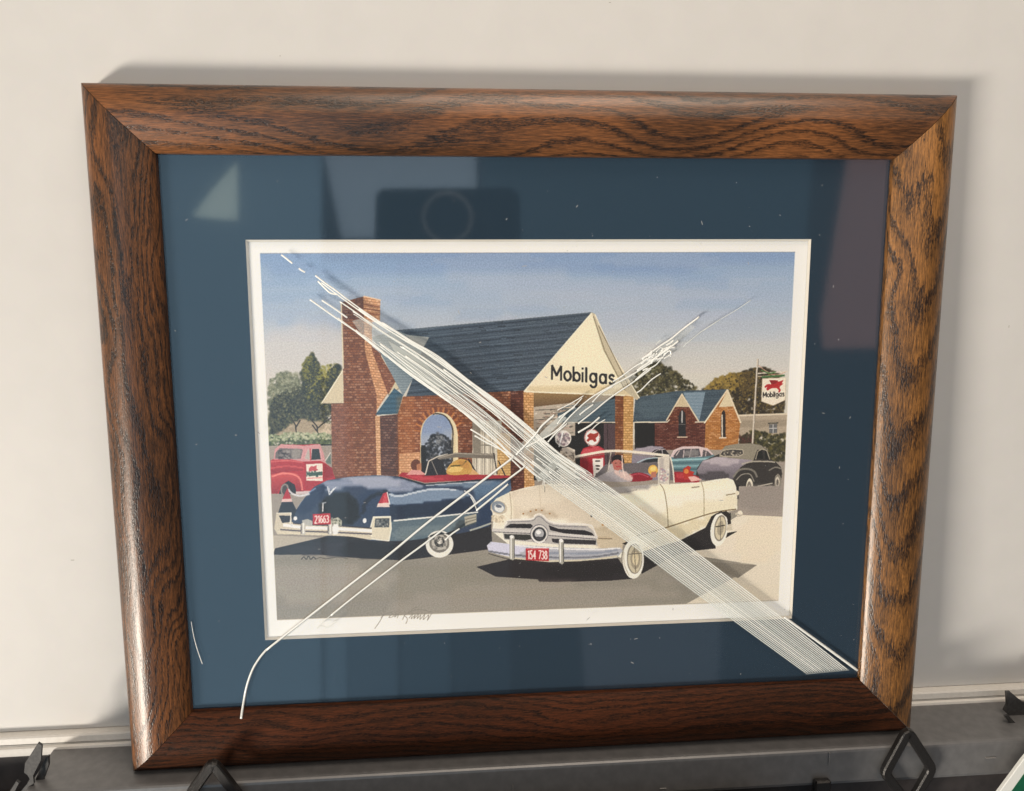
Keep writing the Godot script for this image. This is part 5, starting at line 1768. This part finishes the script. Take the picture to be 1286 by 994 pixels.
	L([783,927,783,995],4.3,"efece6")
	L([793,933,793,995],2.4,"4a4845")
	P([792,925,792,927,790,929,788,930,785,930,783,930,780,929,779,927,778,924,779,922,780,921,783,919,785,919,788,920,790,921,792,923],"f2efea",1)
	P([933,945,941,937,949,943,950,1016,944,1021,934,1015],"a9a79f")
	L([938,945,939,1013],4.3,"efece6")
	L([948,951,949,1013],2.4,"4a4845")
	P([948,943,947,945,946,947,944,948,941,948,938,948,936,946,934,944,934,942,934,940,936,938,938,937,941,937,943,937,946,939,947,941],"f2efea",1)
	P([829,964,902,966,902,1008,829,1003],"b32c38")
	L([836,976,839,972,839,999],3.6,"f3dcd6")
	L([849,972,844,972,844,983,845,983,847,983,848,985,849,988,849,992,849,995,848,998,846,999,844,998,843,995],3.6,"f3dcd6")
	L([858,1000,858,973,853,991,860,991],3.6,"f3dcd6")
	L([870,973,877,973,872,1000],3.6,"f3dcd6")
	L([880,977,881,975,882,974,884,975,885,978,886,981,885,984,884,986,882,987,882,987,884,988,886,991,886,994,886,997,884,1000,882,1001,881,1000,879,997],3.6,"f3dcd6")
	L([895,981,895,978,894,976,893,975,892,975,891,977,890,979,890,982,891,985,892,987,893,987,894,986,895,984,895,981],3.6,"f3dcd6")
	L([896,994,896,991,895,989,893,987,891,988,890,990,889,993,889,996,890,999,892,1001,893,1001,895,1000,896,998,896,994],3.6,"f3dcd6")
	L([832,966,899,968],2.1,"d88a8c")
	SL([881,761,886,743,888,774],3.8,"e6e2da",0.95,1,1)
	L([888,766,888,784],2.9,"8d867c")
	L([903,754,928,760],2.4,"6d675f")
	P([1135,959,1150,953,1173,955,1199,977,1205,1003,1184,976,1153,965],"2a2422")
	P([1207,1013,1205,1037,1198,1058,1187,1072,1174,1076,1160,1071,1149,1056,1141,1035,1138,1010,1140,986,1147,965,1158,952,1171,947,1184,952,1196,967,1204,988],"f0ebdf",1)
	P([1201,1011,1200,1030,1195,1046,1187,1057,1178,1060,1168,1056,1160,1045,1154,1029,1152,1009,1153,990,1158,974,1166,964,1176,960,1185,964,1193,975,1199,992],"8a847b",1)
	P([1200,1011,1198,1029,1194,1044,1187,1054,1179,1057,1170,1053,1163,1043,1157,1027,1155,1010,1157,992,1161,977,1168,967,1177,964,1185,968,1192,978,1198,993],"c8bfa9",1)
	P([1195,1011,1194,1024,1191,1035,1186,1042,1180,1045,1174,1042,1168,1034,1165,1023,1163,1010,1164,997,1167,986,1172,979,1178,976,1185,979,1190,987,1194,998],"a39a88",1)
	P([1190,1011,1189,1019,1187,1027,1184,1031,1180,1033,1176,1031,1173,1026,1170,1019,1169,1010,1170,1001,1172,994,1175,989,1179,988,1183,990,1187,995,1189,1002],"d6c9ac",1)
	L([1154,994,1200,993],2.4,"6a6358")
	L([1174,965,1181,1055],1.9,"6a6358")
	SL([1141,985,1144,1028,1160,1065],2.9,"b9b3a6",0.8,1,1)
	P([1409,915,1421,879,1454,861,1473,875,1482,917,1467,927],"251f20")
	P([1477,926,1473,947,1465,964,1454,975,1443,977,1433,971,1425,957,1421,938,1421,916,1426,895,1434,878,1444,868,1455,865,1465,871,1473,885,1477,904],"f0ebdf",1)
	P([1472,921,1469,937,1463,951,1456,959,1448,961,1441,956,1435,946,1433,931,1433,914,1436,898,1442,885,1449,877,1457,875,1464,879,1469,890,1472,904],"8d877c",1)
	P([1470,921,1467,935,1462,947,1456,954,1449,956,1443,952,1438,943,1436,930,1436,915,1439,901,1444,889,1450,882,1457,880,1463,884,1467,893,1470,906],"d0c6ae",1)
	P([1464,919,1462,928,1459,936,1455,940,1451,941,1447,939,1444,933,1443,925,1443,916,1445,907,1448,900,1452,895,1456,894,1460,897,1462,902,1464,910],"a8a08e",1)
	L([1438,913,1466,909],3.3,"3c3733")
	L([1452,880,1455,959],1.9,"6a6358")
	P([1421,879,1439,868,1470,862,1480,870,1476,886,1454,868,1434,874,1417,910],"2b2522")
	P([1473,875,1485,868,1487,907,1477,912],"2a2523")
	P([1476,907,1489,904,1493,925,1472,927],"cfc6b4")
	SL([982,674,1027,666,1094,658,1178,664,1279,678],8.6,"e9dfd0",1,1,1)
	SL([985,680,1095,666,1178,672,1279,687],2.4,"8d8578",0.8,1,1)
	P([1244,681,1282,679,1284,769,1246,768],"d6cfc4")
	S([1251,686,1264,686,1266,766,1251,765],"b5aeaa",0.8,4,0)
	L([1282,682,1284,769],2.9,"8d8780")
	T([1255,719,1280,720,1276,761,1251,760],["9d99a6", "e8e4de", "b9909a"],24,3.3)
	SL([1284,682,1293,720,1298,764],4.3,"e3dccf",1,1,1)
	L([1095,662,1086,725],2.9,"cfc8bd")
	L([1097,665,1078,730],1.9,"7d776e")
	SL([1130,673,1133,716,1141,742],3.8,"e8d5cc",0.9,1,1)
	S([679,1077,1187,1103,1317,1140,931,1165,380,1157],"a8a196",0.4,24,1)
	S([46,995,286,1004,431,1055,185,1124,54,1093],"b0a99c",0.45,29,1)
	L([137,976,145,968,152,976,159,966,166,977,174,969,181,977],2.6,"3b3834",1)
	L([183,975,195,972,214,976,248,972,277,978],2.1,"5a554e",1)
	P([-66,-60,1804,-64,1810,50,-72,50],"f8f2e9")
	P([1655,31,1809,31,1889,1383,1656,1372],"f8f2e9")
	P([-129,1168,1876,1167,1892,1439,-139,1345],"f8f2e9")
	P([-66,-60,56,-61,56,1327,-139,1345],"f8f2e9")
	L([56,50,1656,50],1.9,"8f9aa8")
	L([56,1168,1656,1168],1.9,"b0a99c")
	L([354,1209,372,1183,387,1152,390,1139,382,1147,385,1165],1.9,"8a847b",1)
	L([374,1173,394,1160,409,1161,399,1174,411,1172,422,1161,416,1174,429,1164,424,1177],1.9,"8a847b",1)
	L([441,1183,449,1168,464,1160,474,1148,491,1143],1.9,"8a847b",1)
	L([446,1170,456,1181,451,1197],1.9,"8a847b",1)
	L([461,1179,473,1166,468,1182,481,1169,476,1182,491,1167,486,1182,498,1170,495,1185,511,1168,505,1186,523,1171,518,1189,531,1168],1.9,"8a847b",1)
	L([459,1160,494,1151,531,1163],1.9,"8a847b",1)
	im.resize(1720 / 2, 1246 / 2, Image.INTERPOLATE_LANCZOS)
	im.resize(1720, 1246, Image.INTERPOLATE_CUBIC)
	# the grain of the printed canvas
	var d := im.get_data()
	var w := im.get_width()
	var nz := FastNoiseLite.new()
	nz.seed = 5
	nz.frequency = 0.16
	nz.fractal_octaves = 2
	var big := nz.get_image(w, im.get_height()).get_data()
	var k := 0
	for i in range(0, d.size(), 4):
		var g := (big[k] - 128) * GRAIN / 128.0
		k += 1
		d[i] = clampi(int((d[i] - 146) * CONTRAST) + 146 + int(g), 0, 246)
		d[i + 1] = clampi(int((d[i + 1] - 146) * CONTRAST) + 146 + int(g), 0, 246)
		d[i + 2] = clampi(int((d[i + 2] - 146) * CONTRAST) + 146 + int(g), 0, 246)
	return Image.create_from_data(w, im.get_height(), false, Image.FORMAT_RGBA8, d)
const GRAIN := 17
const CONTRAST := 1.14
